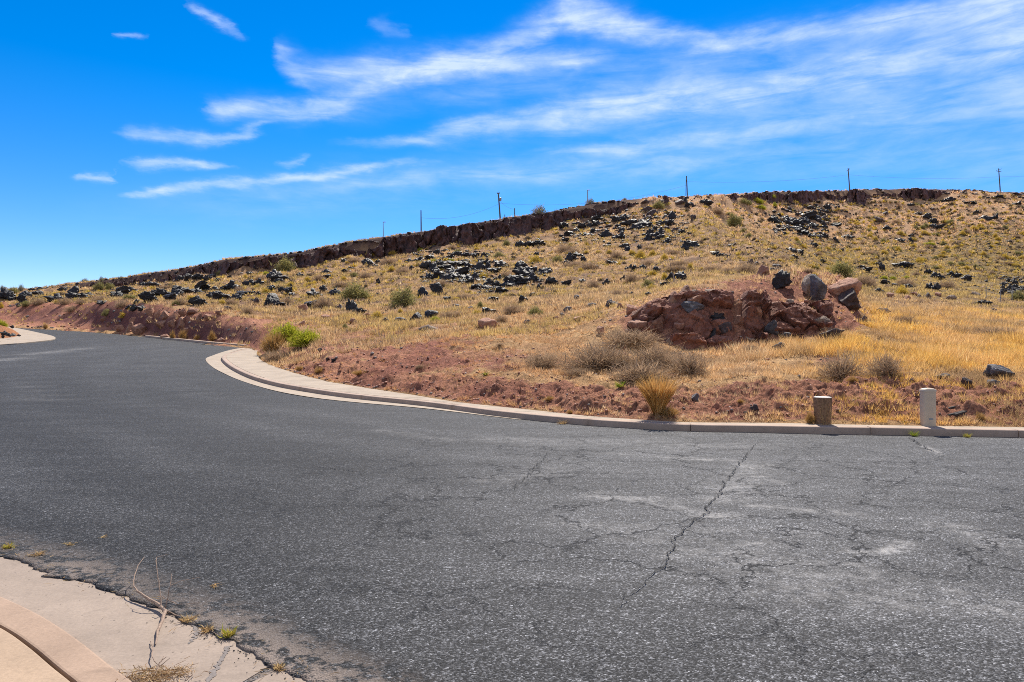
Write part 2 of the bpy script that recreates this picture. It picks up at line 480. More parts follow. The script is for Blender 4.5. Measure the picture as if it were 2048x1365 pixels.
def terrain(x, y, rough=True, full=False):
    x = np.atleast_1d(np.asarray(x, float)); y = np.atleast_1d(np.asarray(y, float))
    th, px, d = polar(x, y)
    ky, kz = knots_at(px)
    h = np.diff(ky, axis=1); dl = np.diff(kz, axis=1) / h
    m = np.zeros_like(ky)
    s0, s1 = dl[:, :-1], dl[:, 1:]
    w = (s0 * s1 > 0)
    m[:, 1:-1] = np.where(w, 2 * s0 * s1 / np.where(w, s0 + s1, 1), 0)
    m[:, 0], m[:, -1] = dl[:, 0], 0.
    k = np.clip((d[:, None] >= ky).sum(1) - 1, 0, NK - 2)
    r_ = np.arange(len(x))
    hh = h[r_, k]; t = np.clip((d - ky[r_, k]) / hh, 0, 1)
    z = ((1 + 2 * t) * (1 - t) ** 2 * kz[r_, k] + t * (1 - t) ** 2 * hh * m[r_, k]
         + t * t * (3 - 2 * t) * kz[r_, k + 1] + t * t * (t - 1) * hh * m[r_, k + 1])
    kt = k + t
    if rough:
        a = sstep(.05, .6, kt)
        near = 1 - sstep(30, 60, d)
        z = z + a * near * ((fbm(x * 2.2, y * 2.2, 4, 3) - .5) * .20 + (fbm(x * .5, y * .5, 3, 4) - .5) * .22)
        # clods and ribs of the raw cut faces
        cut = soil_zone(px, kt)
        z = z + a * near * cut * (1 - .5 * (px < 520)) * ((fbm(x * 3.2, y * 3.2, 5, 8, .62) - .5) * .42 - np.abs(fbm(x * 7, y * 7, 3, 18, .6) - .5) * .16)
        ridge = (1 - sstep(8.6, 9.3, kt))
        z = z + sstep(30, 60, d) * ridge * ((fbm(x * .16, y * .16, 4, 5) - .5) * .9 + (fbm(x * .9, y * .9, 3, 6) - .5) * .45)
        z = z + sstep(8.55, 8.95, kt) * (1 - sstep(8.98, 9.25, kt)) * (fbm(x * .16, y * .16, 4, 19) - .40) * 3.4
        z = z + sstep(9.8, 10.6, kt) * (fbm(x * .25, y * .25, 4, 9) - .5) * .7
    if NOTCH is not None:          # dry gully running down from the rim, with a low spur on its left
        m = (d > 45) & (px > 1300) & (px < 1800)
        if m.any():
            g = np.zeros_like(z); g[m] = seg_dist(x[m], y[m], NOTCH)
            gs = np.zeros_like(z); gs[m] = seg_dist(x[m], y[m], NOTCH - np.array([5.5, 0.]))
            fz = sstep(48, 75, d) * sstep(1330, 1400, px) * (1 - sstep(1700, 1770, px))
            z = z + np.where(m, fz, 0) * np.where(m, -2.0 * np.exp(-(g / 2.6) ** 2) + 1.1 * np.exp(-(gs / 3.2) ** 2), 0)
    # road bed
    road = R(y) - .12
    inside = 1 - sstep(-.22, -.03, d - ky[:, 0])
    z = z * (1 - inside) + road * inside
    # plateau falls off slowly far away, and flattens behind the viewer
    far = np.clip((d - ky[:, 11]) / 2500., 0, 1)
    z = np.where(kt >= NK - 1 - 1e-6, z - (z + 2) * far - np.clip((d - ky[:, 11]) * .012, 0, 3.), z)
    back = sstep(math.radians(58), math.radians(110), np.abs(th))
    z = z * (1 - back) + (R(np.minimum(y, 30)) - .12) * back
    return (z, kt, px, d) if full else z


NOTCH = None


def seg_dist(x, y, line):
    best = np.full(x.shape, 1e9)
    for a, b in zip(line[:-1], line[1:]):
        ab = b - a; L = max(ab @ ab, 1e-9)
        t = np.clip(((x - a[0]) * ab[0] + (y - a[1]) * ab[1]) / L, 0, 1)
        best = np.minimum(best, np.hypot(x - a[0] - t * ab[0], y - a[1] - t * ab[1]))
    return best


def soil_zone(px, kt):
    """1 where raw red soil lies open: the road cut, the kerbside bank and the mound's face."""
    left = (1 - sstep(500, 640, px)) * sstep(.6, 1.6, kt) * (1 - sstep(4.3, 5.2, kt))
    bank = sstep(540, 640, px) * sstep(.02, .25, kt) * (1 - sstep(1.25, 1.9, kt))
    midleft = sstep(500, 560, px) * (1 - sstep(850, 1150, px)) * sstep(.1, .6, kt) * (1 - sstep(2.5, 4.2, kt)) * .75
    face = sstep(1195, 1290, px) * (1 - sstep(1690, 1745, px)) * sstep(2.85, 3.15, kt) * (1 - sstep(3.95, 4.35, kt))
    top = sstep(1380, 1480, px) * (1 - sstep(1700, 1740, px)) * sstep(3.9, 4.2, kt) * (1 - sstep(5.0, 5.4, kt)) * .72
    left = np.clip(left * 1.5, 0, 1)
    return np.clip(np.maximum.reduce([left, bank, midleft, face, top]), 0, 1)


def at(px, py, ymin=9.):
    """First point of the terrain seen along a photo pixel's sight line."""
    Y = ymin * (240. / ymin) ** np.linspace(0, 1, 1400)
    X = (px - CX) / F * Y
    zr = EYE - (py - CY) / F * Y
    zt = terrain(X, Y)
    k0 = knots_at(np.array([float(px)]))[0][0, 0]
    hit = np.where((zt >= zr) & (Y > k0 - .02))[0]
    if len(hit) == 0: return None
    i = hit[0]
    if i > 0:
        a, b = (zr - zt)[i - 1], (zr - zt)[i]
        t = a / (a - b) if a != b else 0
        Yh = Y[i - 1] + (Y[i] - Y[i - 1]) * min(max(t, 0), 1)
    else: Yh = Y[0]
    Xh = (px - CX) / F * Yh
    return np.array([Xh, Yh, float(terrain(Xh, Yh)[0])])


def lerp3(a, b, t): return a * (1 - t)[:, None] + b * t[:, None]


def ground_colour(x, y, kt, px, d):
    C = lambda *c: np.array(c)
    n1 = fbm(x * .7, y * .7, 4, 21); n2 = fbm(x * .12, y * .12, 4, 22); n3 = fbm(x * 3.1, y * 3.1, 3, 23)
    red = lerp3(C(.52, .25, .155)[None], C(.36, .155, .105)[None], sstep(.3, .7, n1))
    purple = C(.22, .095, .082)[None]  # shade on the steep left road cut, painted into its soil colour
    lf = (1 - sstep(430, 560, px)) * sstep(.3, .5, n2) * sstep(1.6, 2.4, kt) * (1 - sstep(3.6, 4.2, kt))
    red = red * (1 - lf)[:, None] + purple * lf[:, None]
    straw = lerp3(C(.60, .37, .18)[None], C(.46, .26, .13)[None], sstep(.3, .7, n1))
    hill = lerp3(C(.42, .26, .14)[None], C(.24, .145, .09)[None], sstep(.35, .65, n1))
    tanh_ = C(.52, .32, .18)[None]
    olive = C(.25, .17, .075)[None]
    g = straw
    hf = sstep(4.6, 5.6, kt); g = g * (1 - hf)[:, None] + hill * hf[:, None]
    of = sstep(1480, 1700, px) * sstep(6.2, 7, kt) * (1 - sstep(8.35, 8.75, kt)); g = g * (1 - of)[:, None] + olive * of[:, None]
    uf = sstep(8.5, 8.8, kt) * sstep(1200, 1350, px); g = g * (1 - uf)[:, None] + tanh_ * uf[:, None]
    s = soil_zone(px, kt)
    s = np.clip(s + (n1 - .5) * .9 * (s > .02) * np.where(px < 540, .45, 1) + (n3 - .5) * .5 * (s > .02), 0, 1)
    s = sstep(.35, .65, s)
    # bare red patches on the lower slope
    s = np.maximum(s, sstep(.60, .70, fbm(x * .45, y * .45, 4, 31)) * (1 - sstep(4.2, 5, kt)) * .8)
    g = g * (1 - s)[:, None] + red * s[:, None]
    if NOTCH is not None:
        gm = np.where((d > 45) & (px > 1300) & (px < 1800), np.exp(-(seg_dist(x, y, NOTCH + np.array([1.2, 0.])) / 2.6) ** 2), 0) * .85 * sstep(48, 75, d)
        g = g * (1 - gm)[:, None] + C(.22, .14, .085)[None] * gm[:, None]
    dk = sstep(9.2, 9.8, kt) * (1 - sstep(10.02, 10.3, kt)) * (1 - sstep(1265, 1310, px) * (1 - sstep(1470, 1520, px)))
    g = g * (1 - dk)[:, None] + C(.09, .055, .05)[None] * dk[:, None]
    return g, s


def build_ground():
    pxf = np.concatenate([np.arange(-640, -60, 9.), np.arange(-60, 2110, 2.6), np.arange(2110, 2700, 9.)])
    thf = np.arctan((pxf - CX) / F)
    ths = np.concatenate([thf, np.linspace(thf[-1], 2 * math.pi + thf[0], 70)[1:-1]])
    rows = np.concatenate([np.geomspace(.6, 9, 10)[:-1], np.geomspace(9, 11, 14)[:-1], np.geomspace(11, 16, 150)[:-1], np.geomspace(16, 36, 190)[:-1], np.geomspace(36, 240, 235)[:-1], np.geomspace(240, 5000, 14)])
    # rows are depths in front (flat rows read better), radii elsewhere
    cs = np.cos(np.clip(np.where(ths > math.pi, ths - 2 * math.pi, ths), -THM, THM))
    rad = rows[:, None] / cs[None, :]
    X = rad * np.sin(ths)[None, :]; Y = rad * np.cos(ths)[None, :]
    z, kt, px, d = terrain(X.ravel(), Y.ravel(), True, True)
    g, s = ground_colour(X.ravel(), Y.ravel(), kt, px, d)
    nr, nc = X.shape
    V = np.stack([X.ravel(), Y.ravel(), z], 1)
    i = np.arange(nr - 1)[:, None] * nc; j = np.arange(nc)[None, :]; j2 = (j + 1) % nc
    Q = np.stack([i + j, i + j2, i + nc + j2, i + nc + j], -1).reshape(-1, 4)[:, ::-1]
    me = np_mesh('ground', V, Q, g, smooth=True)
    o = link('ground', me, M_GROUND)
    return tag(o, 'red soil and straw coloured hillside rising behind the road to a rocky rim', 'hillside', None, 'structure')


NOTCH = np.array([at(*q, ymin=48.)[:2] for q in ((1452, 428), (1480, 462), (1520, 492), (1566, 518), (1610, 541), (1655, 556))])
ground = build_ground()


# ------------------------------------------------------------------ road, kerbs and pavements
def smooth_line(pts, step=.25):
    """Catmull-Rom through points, resampled at an even step (x, y only)."""
    p = np.array([q[:2] for q in pts], float)
    p = np.vstack([2 * p[0] - p[1], p, 2 * p[-1] - p[-2]])
    out = []
    for i in range(1, len(p) - 2):
        n = max(4, int(np.linalg.norm(p[i + 1] - p[i]) / .05))
        n = min(n, 400)
        t = np.linspace(0, 1, n, endpoint=False)[:, None]
        out.append(.5 * (2 * p[i] + (p[i + 1] - p[i - 1]) * t + (2 * p[i - 1] - 5 * p[i] + 4 * p[i + 1] - p[i + 2]) * t ** 2
                         + (3 * p[i] - p[i - 1] - 3 * p[i + 1] + p[i + 2]) * t ** 3))
    out = np.vstack(out + [p[-2][None]])
    s = np.concatenate([[0], np.cumsum(np.linalg.norm(np.diff(out, axis=0), axis=1))])
    n = max(2, int(s[-1] / step) + 1)
    q = np.linspace(0, s[-1], n)
    return np.stack([np.interp(q, s, out[:, 0]), np.interp(q, s, out[:, 1])], 1)


def resample(line, n):
    s = np.concatenate([[0], np.cumsum(np.linalg.norm(np.diff(line, axis=0), axis=1))])
    q = np.linspace(0, s[-1], n)
    return np.stack([np.interp(q, s, line[:, 0]), np.interp(q, s, line[:, 1])], 1)


def strip(a, b, za, zb, rows=5):
    """Quad strip between two lines of equal length; za/zb heights."""
    t = np.linspace(0, 1, rows)
    XY = a[None] * (1 - t)[:, None, None] + b[None] * t[:, None, None]
    Z = za[None] * (1 - t)[:, None] + zb[None] * t[:, None]
    V = np.concatenate([XY, Z[..., None]], -1).reshape(-1, 3)
    return V, grid_quads(rows, len(a))


KERB = smooth_line([P(*q) for q in KERB_PX], .12)
FARK_PX = [(503, 695.5), (438, 690), (380, 684.3), (330, 679), (290, 675)]
FARK = smooth_line([P(*q) for q in FARK_PX], .25)
ks = np.concatenate([[0], np.cumsum(np.linalg.norm(np.diff(KERB, axis=0), axis=1))])


def sweep(line, prof, hfac, name):
    """Sweep a kerb section (outward offset, height) along a line; outward = to the right of travel."""
    tgt = np.gradient(line, axis=0); tgt /= np.linalg.norm(tgt, axis=1)[:, None]
    nrm = np.stack([tgt[:, 1], -tgt[:, 0]], 1)
    V = []
    for off, hz in prof:
        xy = line + nrm * off
        V.append(np.concatenate([xy, (R(line[:, 1]) + hz * (hfac if hz > 0 else 1))[:, None]], 1))
    return np.array(V), nrm


KPROF = [(0., -.05), (0., .006), (.010, .100), (.016, .113), (.035, .119), (.20, .122), (.20, -.05)]


def build_kerb():
    V_all, Q_all, off = [], [], 0
    tip = ks[-1]
    hf = 1 - sstep(tip - 9., tip - 3., ks) * .93            # dropped kerb at the ramp
    joints = [0.]
    for px in (2040, 1738, 1386, 1172, 905, 722, 600, 520, 470):     # joints seen in the photo
        y = np.interp(px, [q[0] for q in KERB_PX][::-1], [q[1] for q in KERB_PX][::-1]) if px > 450 else 730
        p = P(px, y)[:2]
        joints.append(ks[np.argmin(np.linalg.norm(KERB - p, axis=1))])
    joints = sorted(set(joints)) + [tip]
    for a, b in zip(joints, joints[1:]):
        if b - a < .1: continue
        sv = np.linspace(a + .005, b - .005, max(4, int((b - a) / .12)))
        ln = np.stack([np.interp(sv, ks, KERB[:, 0]), np.interp(sv, ks, KERB[:, 1])], 1)
        # trim ends exactly
        G, nrm = sweep(ln, KPROF, np.interp(sv, ks, hf), 'kerb')
        jig = rng.normal(0, .003)
        G[..., 2] += jig * np.array([0, 0, 1, 1, 1, 1, 0])[:, None]
        np_, nl = G.shape[:2]
        V_all.append(G.reshape(-1, 3)); q = grid_quads(np_, nl); Q_all.append(q + off)
        e0 = np.arange(np_) * nl; e1 = e0 + nl - 1
        off += np_ * nl
        for e in (e0, e1):      # end caps as fans of quads
            for k in range(1, np_ - 2, 2):
                Q_all.append(np.array([[e[0] + off - np_ * nl, e[k] + off - np_ * nl, e[k + 1] + off - np_ * nl, e[min(k + 2, np_ - 1)] + off - np_ * nl]]))
    G, _ = sweep(FARK, [(0., -.05), (.01, .12), (.03, .13), (.28, .135), (.28, -.05)], np.ones(len(FARK)), 'kerb')
    V_all.append(G.reshape(-1, 3)); Q_all.append(grid_quads(*G.shape[:2]) + off)
    me = np_mesh('kerb', np.vstack(V_all), np.vstack(Q_all))
    return tag(link('kerb', me, M_KERB), 'pale concrete kerb curving along the far side of the road', 'kerb', None, 'structure')


kerb = build_kerb()

# gutter pan between the asphalt and the kerb at the corner
GUT_PX = [(1040, 840.5), (850, 818), (726, 807), (640, 798), (555, 783.5), (487, 764), (452, 749.5), (424, 734), (411.5, 719), (428, 711), (445, 705), (462, 700.5), (480, 697.2), (503, 695.3)]
gl = resample(smooth_line([P(*q) for q in GUT_PX], .1), 200)
i0 = np.argmin(np.linalg.norm(KERB - gl[0], axis=1))
kl = resample(KERB[i0:], 200)
# pair points by nearest progress so the strip does not shear
V, Q = strip(gl, kl, R(gl[:, 1]) + .012, R(kl[:, 1]) + .012, 4)
gutter = tag(link('gutter', np_mesh('gutter', V, Q[:, ::-1]), M_WALK), 'narrow pale concrete gutter between the asphalt and the kerb corner', 'gutter', None, 'structure')

# footway behind the kerb
bl = smooth_line([P(x, y, .12) for x, y in BACK_PX], .1)
tg = np.gradient(KERB, axis=0); tg /= np.linalg.norm(tg, axis=1)[:, None]
inner = KERB + np.stack([tg[:, 1], -tg[:, 0]], 1) * .203
i1 = np.argmin(np.linalg.norm(inner - bl[0], axis=1))
NW = 420
ia = resample(inner[i1:], NW); ib = resample(bl, NW)
ta = np.interp(np.linspace(0, 1, NW), np.linspace(0, 1, len(ks) - i1), ks[i1:])
hfa = .120 * (1 - sstep(ks[-1] - 9., ks[-1] - 3., ta) * .93)
# widen so that soil and grass overlap its back edge
ib2 = ib + (ib - ia) / np.maximum(np.linalg.norm(ib - ia, axis=1)[:, None], .05) * .06
V, Q = strip(ia, ib2, R(ia[:, 1]) + hfa, R(ib2[:, 1]) + np.maximum(hfa, .08), 7)
def with_joints(V, Q, lines, hw=.007):
    """Add tooled joints (dark narrow strips a hair above the slab) to a footway."""
    Vs, Qs, off, nj_ = [V], [Q], len(V), 0
    for a, b in lines:
        d = b - a; d /= np.linalg.norm(d[:2]); nn = np.array([-d[1], d[0], 0]) * hw; up = np.array([0, 0, .003])
        n = 7; t = np.linspace(0, 1, n)[:, None]
        c = a * (1 - t) + b * t + up
        Vs.append(np.stack([c - nn, c + nn], 1).reshape(-1, 3))
        i = np.arange(n - 1) * 2
        Qs.append(np.stack([i, i + 2, i + 3, i + 1], 1) + off); off += 2 * n; nj_ += n - 1
    me = np_mesh('sidewalk', np.vstack(Vs), np.vstack(Qs))
    me.materials.append(M_WALK); me.materials.append(M_JOINT)
    mi = np.zeros(len(me.polygons), np.int32); mi[len(Q):] = 1
    me.polygons.foreach_set('material_index', mi)
    return me


M_JOINT = mat_plain('tooled_joint', (.16, .125, .10), .95, .3, 30.)
G3 = V.reshape(7, NW, 3)
walk_me = with_joints(V, Q[:, ::-1], [(G3[0, i], G3[-1, i]) for i in range(150, NW - 6, 13)])
sidewalk = tag(link('sidewalk', walk_me, None), 'pale concrete footway following the kerb round the bend', 'sidewalk', None, 'structure')


# ------------------------------------------------------------------ asphalt
def pl(*pts): return np.array([P(*q)[:2] for q in pts])


NEAR_EDGE = [(-420, 1000), (-200, 1050), (0, 1103), (130, 1150), (260, 1192), (330, 1222), (400, 1258), (460, 1292), (545, 1337), (600, 1365), (700, 1415), (900, 1510), (1400, 1700)]
NE = smooth_line([P(*q) for q in NEAR_EDGE], .02)


def wear_fields(x, y):
    w = np.zeros_like(x)
    for line, width, s in (
            (pl((1700, 1102), (1745, 1112), (1790, 1098), (1815, 1085)), .07, 1.1), (pl((1580, 1067), (1650, 1067)), .06, .9), (pl((1490, 1085), (1518, 1087)), .05, .8),
            (pl((1310, 1003), (1400, 1025)), .10, .9), (pl((1400, 1030), (1455, 1030)), .12, .7), (pl((1485, 928), (1500, 935)), .1, .7),
            (pl((1480, 958), (1530, 955)), .08, .8), (pl((1545, 960), (1565, 968)), .07, .8), (pl((1500, 1010), (1580, 1018), (1720, 1030)), .09, .7),
            (pl((1330, 915), (1480, 922)), .12, .7), (pl((1190, 905), (1330, 915)), .12, .3), (pl((1850, 893), (1882, 910)), .05, 1.3),
            (pl((1000, 880), (1500, 893)), .5, .25), (pl((760, 862), (900, 880)), .2, .35),
            (pl((1450, 1000), (1510, 925)), .25, .5), (pl((1350, 1090), (1470, 1080), (1480, 1150)), .4, .3), (pl((1600, 1170), (1750, 1180)), .35, .5),
            (pl((1860, 1180), (1990, 1215)), .3, .35), (pl((1900, 1050), (1990, 1090)), .25, .35), (pl((1150, 1050), (1260, 1060)), .25, .3),
            (pl((1200, 990), (1320, 1005)), .2, .5), (pl((1560, 1120), (1700, 1135)), .25, .45), (pl((990, 960), (1100, 940)), .3, .25),
            (pl((0, 723), (70, 709), (150, 700), (220, 693)), .28, .9), (pl((0, 795), (140, 800)), .25, .2), (pl((60, 770), (120, 805)), .2, .2)):
        d = seg_dist(x, y, line)
        w = np.maximum(w, 1.2 * s * np.exp(-(d / width) ** 2))
    big = np.exp(-(((x - 2.4) / 2.6) ** 2 + ((y - 6.5) / 2.2) ** 2))
    w = w + .12 * big * fbm(x * 1.2, y * 2.5, 4, 41) + .08 * np.exp(-(((x - 3.5) / 4) ** 2 + ((y - 9.5) / 2.) ** 2)) * fbm(x * .8, y * 3, 4, 42)
    fade = sstep(-3.4, 2.2, x - .10 * (y - 5)) * (.72 + .28 * big) + .35 * sstep(8, 16, y) * sstep(-9, -1, x) + .25 * sstep(16, 30, y)
    dk = seg_dist(x, y, KERB[::14])          # tyre-polished lanes following the bend
    lanes = sum(np.exp(-((dk - c_ - (fbm(x * .15, y * .15, 2, 47) - .5) * .8) / w_) ** 2) for c_, w_ in ((2.6, .35), (4.3, .45), (6.6, .4), (8.3, .4), (10.6, .5)))
    fade = fade + lanes * .26 * (.4 + .9 * fbm(x * .4, y * .4, 3, 48)) * (x < 3)
    fade = np.clip(fade * (.75 + .5 * fbm(x * .5, y * 1.2, 3, 44)), 0, 1)
    return fade, np.clip(w, 0, 1.2), np.clip(np.exp(-(((x - 2.2) / 5.) ** 2 + ((y - 7.5) / 4.) ** 2)) * 1.6, 0, 1)


def build_road():
    xs = np.concatenate([np.arange(-75, -8, 1.), np.arange(-8, 14, .075), np.arange(14, 47, 1.)])
    ys = np.concatenate([np.arange(-16, 3, 1.), np.arange(3, 16, .075), np.arange(16, 30, .2), np.arange(30, 84, .4)])
    X, Y = np.meshgrid(xs, ys)
    x, y = X.ravel(), Y.ravel()
    z = R(y) + (fbm(x * .35, y * .35, 2, 51) - .5) * .012
    fade, w, c = wear_fields(x, y)
    Q = grid_quads(len(ys), len(xs))
    cx, cy = x[Q].mean(1), y[Q].mean(1)
    th, px, d = polar(cx, cy)
    k0 = knots_at(px)[0][:, 0]
    keep = (d < k0 + .1) | (np.abs(th) > 1.2)
    # also keep clear of the footway at the corner
    Q = Q[keep]
    zz = np.zeros_like(x)
    # ragged asphalt lip over the near gutter
    n = len(NE)
    s = np.arange(n) * .02
    tg_ = np.gradient(NE, axis=0); tg_ /= np.linalg.norm(tg_, axis=1)[:, None]
    nr = np.stack([tg_[:, 1], -tg_[:, 0]], 1)
    if (nr[n // 2] @ np.array([0, 1.])) < 0: nr = -nr          # towards the road
    left = 1 - sstep(-3.4, -2.6, NE[:, 0])
    jag = (fbm(s * 6, s * 0, 4, 61, .6) - .5) * .10 + (fbm(s * 1.3, s * 0, 2, 62) - .5) * .10 - left * .09 * (fbm(s * 4, s * 0, 3, 66) > .52)
    rowsL = []
    offs = [0, .0, .03, .12, .40]
    hs = [-.01, .012, .016, .014, .001]
    for o_, h_ in zip(offs, hs):
        k = max(0, 1 - o_ / .3)
        xy = NE + nr * (o_ + jag * k)[:, None]
        rowsL.append(np.concatenate([xy, (R(xy[:, 1]) + h_)[:, None]], 1))
    L = np.array(rowsL); LV = L.reshape(-1, 3); LQ = grid_quads(len(offs), n)
    nb = len(x)
    V = np.vstack([np.stack([x, y, z], 1), LV])
    allx, ally = V[:, 0], V[:, 1]
    dne = seg_dist(allx, ally, NE[::6])
    side = sstep(-2.3, -1.0, allx) * 1. + .35 + .5 * np.exp(-((allx + 3.0) / .5) ** 2)
    crumb = np.exp(-(dne / .23) ** 2) * np.clip(side, 0, 1) * (allx < 6)
    w2 = np.concatenate([w, np.zeros(len(LV))]); c2 = np.concatenate([c, np.zeros(len(LV))])
    # settled cracks: dark ragged ribbons
    CV, CQ = [], []
    off = len(V)
    for line, wd in (([(1517, 884), (1490, 915), (1466, 944), (1440, 985), (1408, 1025), (1366, 1064), (1345, 1098), (1326, 1132), (1288, 1162), (1235, 1215)], .016), ([(1466, 944), (1405, 960), (1352, 985), (1300, 975)], .008), ([(1326, 1132), (1400, 1140), (1480, 1118), (1570, 1120), (1650, 1108)], .007), ([(1345, 1098), (1270, 1080), (1190, 1052), (1120, 1058)], .008),
                     ([(1820, 876), (1845, 893), (1868, 905)], .03), ([(1985, 914), (2060, 920)], .02), ([(1020, 985), (1085, 920), (1095, 905)], .012),
                     ([(1400, 1190), (1450, 1168)], .01), ([(640, 935), (730, 945)], .016), ([(1950, 1215), (2000, 1230)], .012)):
        ln = resample(smooth_line([P(*q) for q in line], .02), 300)
        t = np.linspace(0, 9 if len(line) < 8 else 22, 300)
        nrm = np.gradient(ln, axis=0); nrm = np.stack([-nrm[:, 1], nrm[:, 0]], 1); nrm /= np.linalg.norm(nrm, axis=1)[:, None]
        ln = ln + nrm * ((fbm(t * 2, t * 0, 4, int(line[0][0]), .7) - .5) * .13)[:, None]
        hw = .40 * wd * (.45 + .7 * fbm(t * 3, t * 0 + 3, 3, int(line[0][1]))) * np.sin(np.linspace(.1, math.pi - .1, 300)) ** .4
        a, b = ln + nrm * hw[:, None], ln - nrm * hw[:, None]
        v, q = strip(a, b, R(a[:, 1]) + .010, R(b[:, 1]) + .010, 2)
        CV.append(v); CQ.append(q + off); off += len(v)
    nbase = len(Q) + len(LQ)
    V2 = np.vstack([V] + CV); Q2 = np.vstack([Q, LQ + nb] + CQ)
    pad = np.zeros(len(V2) - len(V))
    me = np_mesh('road', V2, Q2, attr={'fade': np.concatenate([fade, np.full(len(V2) - len(fade), .05)]), 'wear': np.concatenate([w2, pad]), 'crackle': np.concatenate([c2, pad]), 'crumb': np.concatenate([crumb, pad])})
    me.materials.append(M_ASPHALT); me.materials.append(M_CRACK)
    mi = np.zeros(len(me.polygons), np.int32); mi[nbase:] = 1
    me.polygons.foreach_set('material_index', mi)
    return tag(link('road', me, None), 'worn grey asphalt road sweeping left round the bend', 'road', None, 'structure')


M_CRACK = mat_plain('dark_crack', (.024, .023, .022), .95, .3, 30.)  # plain dark colour of the crack ribbons
road = build_road()


# ------------------------------------------------------------------ near pavement, bottom left
def poly_slab(name, pts, z, thick, mat, bevel=0., label=None, cat=None):
    bm = bmesh.new()
    vs = [bm.verts.new((p[0], p[1], float(R(p[1])) + z)) for p in pts]
    f = bm.faces.new(vs)
    if f.normal.z < 0: f.normal_flip()
    bm.normal_update()
    if f.normal.z < 0: bmesh.ops.reverse_faces(bm, faces=[f])
    r = bmesh.ops.extrude_face_region(bm, geom=[f])
    for v in [g for g in r['geom'] if isinstance(g, bmesh.types.BMVert)]: v.co.z -= thick
    bmesh.ops.recalc_face_normals(bm, faces=bm.faces)
    if bevel:
        top = [e for e in bm.edges if all(v.co.z > float(R(v.co.y)) + z - thick * .5 for v in e.verts)]
        bmesh.ops.bevel(bm, geom=top, offset=bevel, segments=2, affect='EDGES', profile=.6)
    me = bpy.data.meshes.new(name); bm.to_mesh(me); bm.free()
    return tag(link(name, me, mat), label, cat, None, 'structure')


def clean(line, n): return [tuple(p) for p in resample(line, n)]


g_out = smooth_line([P(x, y + 0) for x, y in NEAR_EDGE], .05)
tgn = np.gradient(g_out, axis=0); tgn /= np.linalg.norm(tgn, axis=1)[:, None]
nro = np.stack([tgn[:, 1], -tgn[:, 0]], 1)
if nro[len(nro) // 2][1] < 0: nro = -nro
g_out = g_out + nro * .14
TOE = smooth_line([P(x, y, .02) for x, y in [(-300, 1090), (-120, 1148), (0, 1195), (80, 1233), (150, 1278), (220, 1333), (262, 1364), (330, 1420), (420, 1500)]], .05)
JNT = smooth_line([P(x, y, .05) for x, y in [(-300, 1128), (-120, 1190), (0, 1246), (60, 1285), (112, 1328), (150, 1358), (185, 1392), (260, 1470), (330, 1560)]], .05)
nj = np.gradient(JNT, axis=0); nj /= np.linalg.norm(nj, axis=1)[:, None]; nj = np.stack([nj[:, 1], -nj[:, 0]], 1)
if nj[len(nj) // 2][1] < 0: nj = -nj
# the gutter is poured in two bays with a joint between them
GA = clean(g_out, 90); GT = clean(TOE, 60)
jo, ji = P(548, 1337)[:2], P(470, 1378)[:2]
ia_ = int(np.argmin([np.hypot(p[0] - jo[0], p[1] - jo[1]) for p in GA]))
poly_slab('gutter', GA[:ia_] + [tuple(ji + np.array([-.012, .0]))] + [tuple(P(430, 1400)[:2])] + GT[::-1], .004, .05, M_GUT, 0, 'wide speckled concrete gutter at the ragged edge of the asphalt', 'gutter')
poly_slab('gutter', [tuple(np.array(GA[ia_]) + np.array([.012, 0]))] + GA[ia_ + 1:] + [tuple(P(1000, 1700)[:2]), tuple(P(440, 1400)[:2]), tuple(ji + np.array([.012, -.004]))], .006, .05, M_GUT, .004,
          'short end bay of the concrete gutter beyond the dark joint', 'gutter')
poly_slab('kerb', clean(TOE, 60) + clean(JNT + nj * .012, 60)[::-1], .030, .08, M_PINK, .012, 'smooth pinkish concrete kerb band beside the gutter', 'kerb')
poly_slab('sidewalk', clean(JNT - nj * .014, 60) + [(-1.6, .2), (-9, .2), (-9, 4.0)], .040, .09, M_SLAB, .006, 'smooth pinkish concrete sidewalk slab at the near corner', 'sidewalk')
poly_slab('joint_filler', clean(JNT + nj * .05, 60) + clean(JNT - nj * .05, 60)[::-1], -.002, .05, M_DARK, 0, 'dark open joint between the kerb band and the sidewalk slab', 'joint')


# dark tar stains running over the near gutter
def ribbon(name, pts, hw, z, mat, seed, label, cat):
    ln = resample(smooth_line([P(*q) for q in pts], .01), 120)
    t = np.linspace(0, 6, 120)
    nrm = np.gradient(ln, axis=0); nrm = np.stack([-nrm[:, 1], nrm[:, 0]], 1); nrm /= np.linalg.norm(nrm, axis=1)[:, None]
    ln = ln + nrm * ((fbm(t * 2.2, t * 0, 4, seed, .65) - .5) * .05)[:, None]
    h = np.interp(np.linspace(0, 1, 120), np.linspace(0, 1, len(hw)), hw) * (.6 + .8 * fbm(t * 4, t * 0 + 9, 3, seed + 1))
    V, Q = strip(ln + nrm * h[:, None], ln - nrm * h[:, None], R(ln[:, 1]) + z, R(ln[:, 1]) + z, 2)
    V2 = V.copy(); V2[:, 2] -= .004
    return tag(link(name, np_mesh(name, V, Q), mat), label, cat, None, 'structure')


M_TAR = mat_plain('tar_stain', (.19, .165, .15), .9, .25, 60.)
ribbon('tar_stain', [(462, 1294), (450, 1312), (436, 1336), (424, 1352), (408, 1372)], [.012, .009, .010, .014, .008], .0065, M_TAR, 71, 'long dark tar streak crossing the near gutter', 'stain')
ribbon('tar_stain', [(388, 1248), (396, 1262), (390, 1276), (380, 1290)], [.020, .014, .011, .004], .0065, M_TAR, 75, 'short dark tar streak by the dead branch', 'stain')


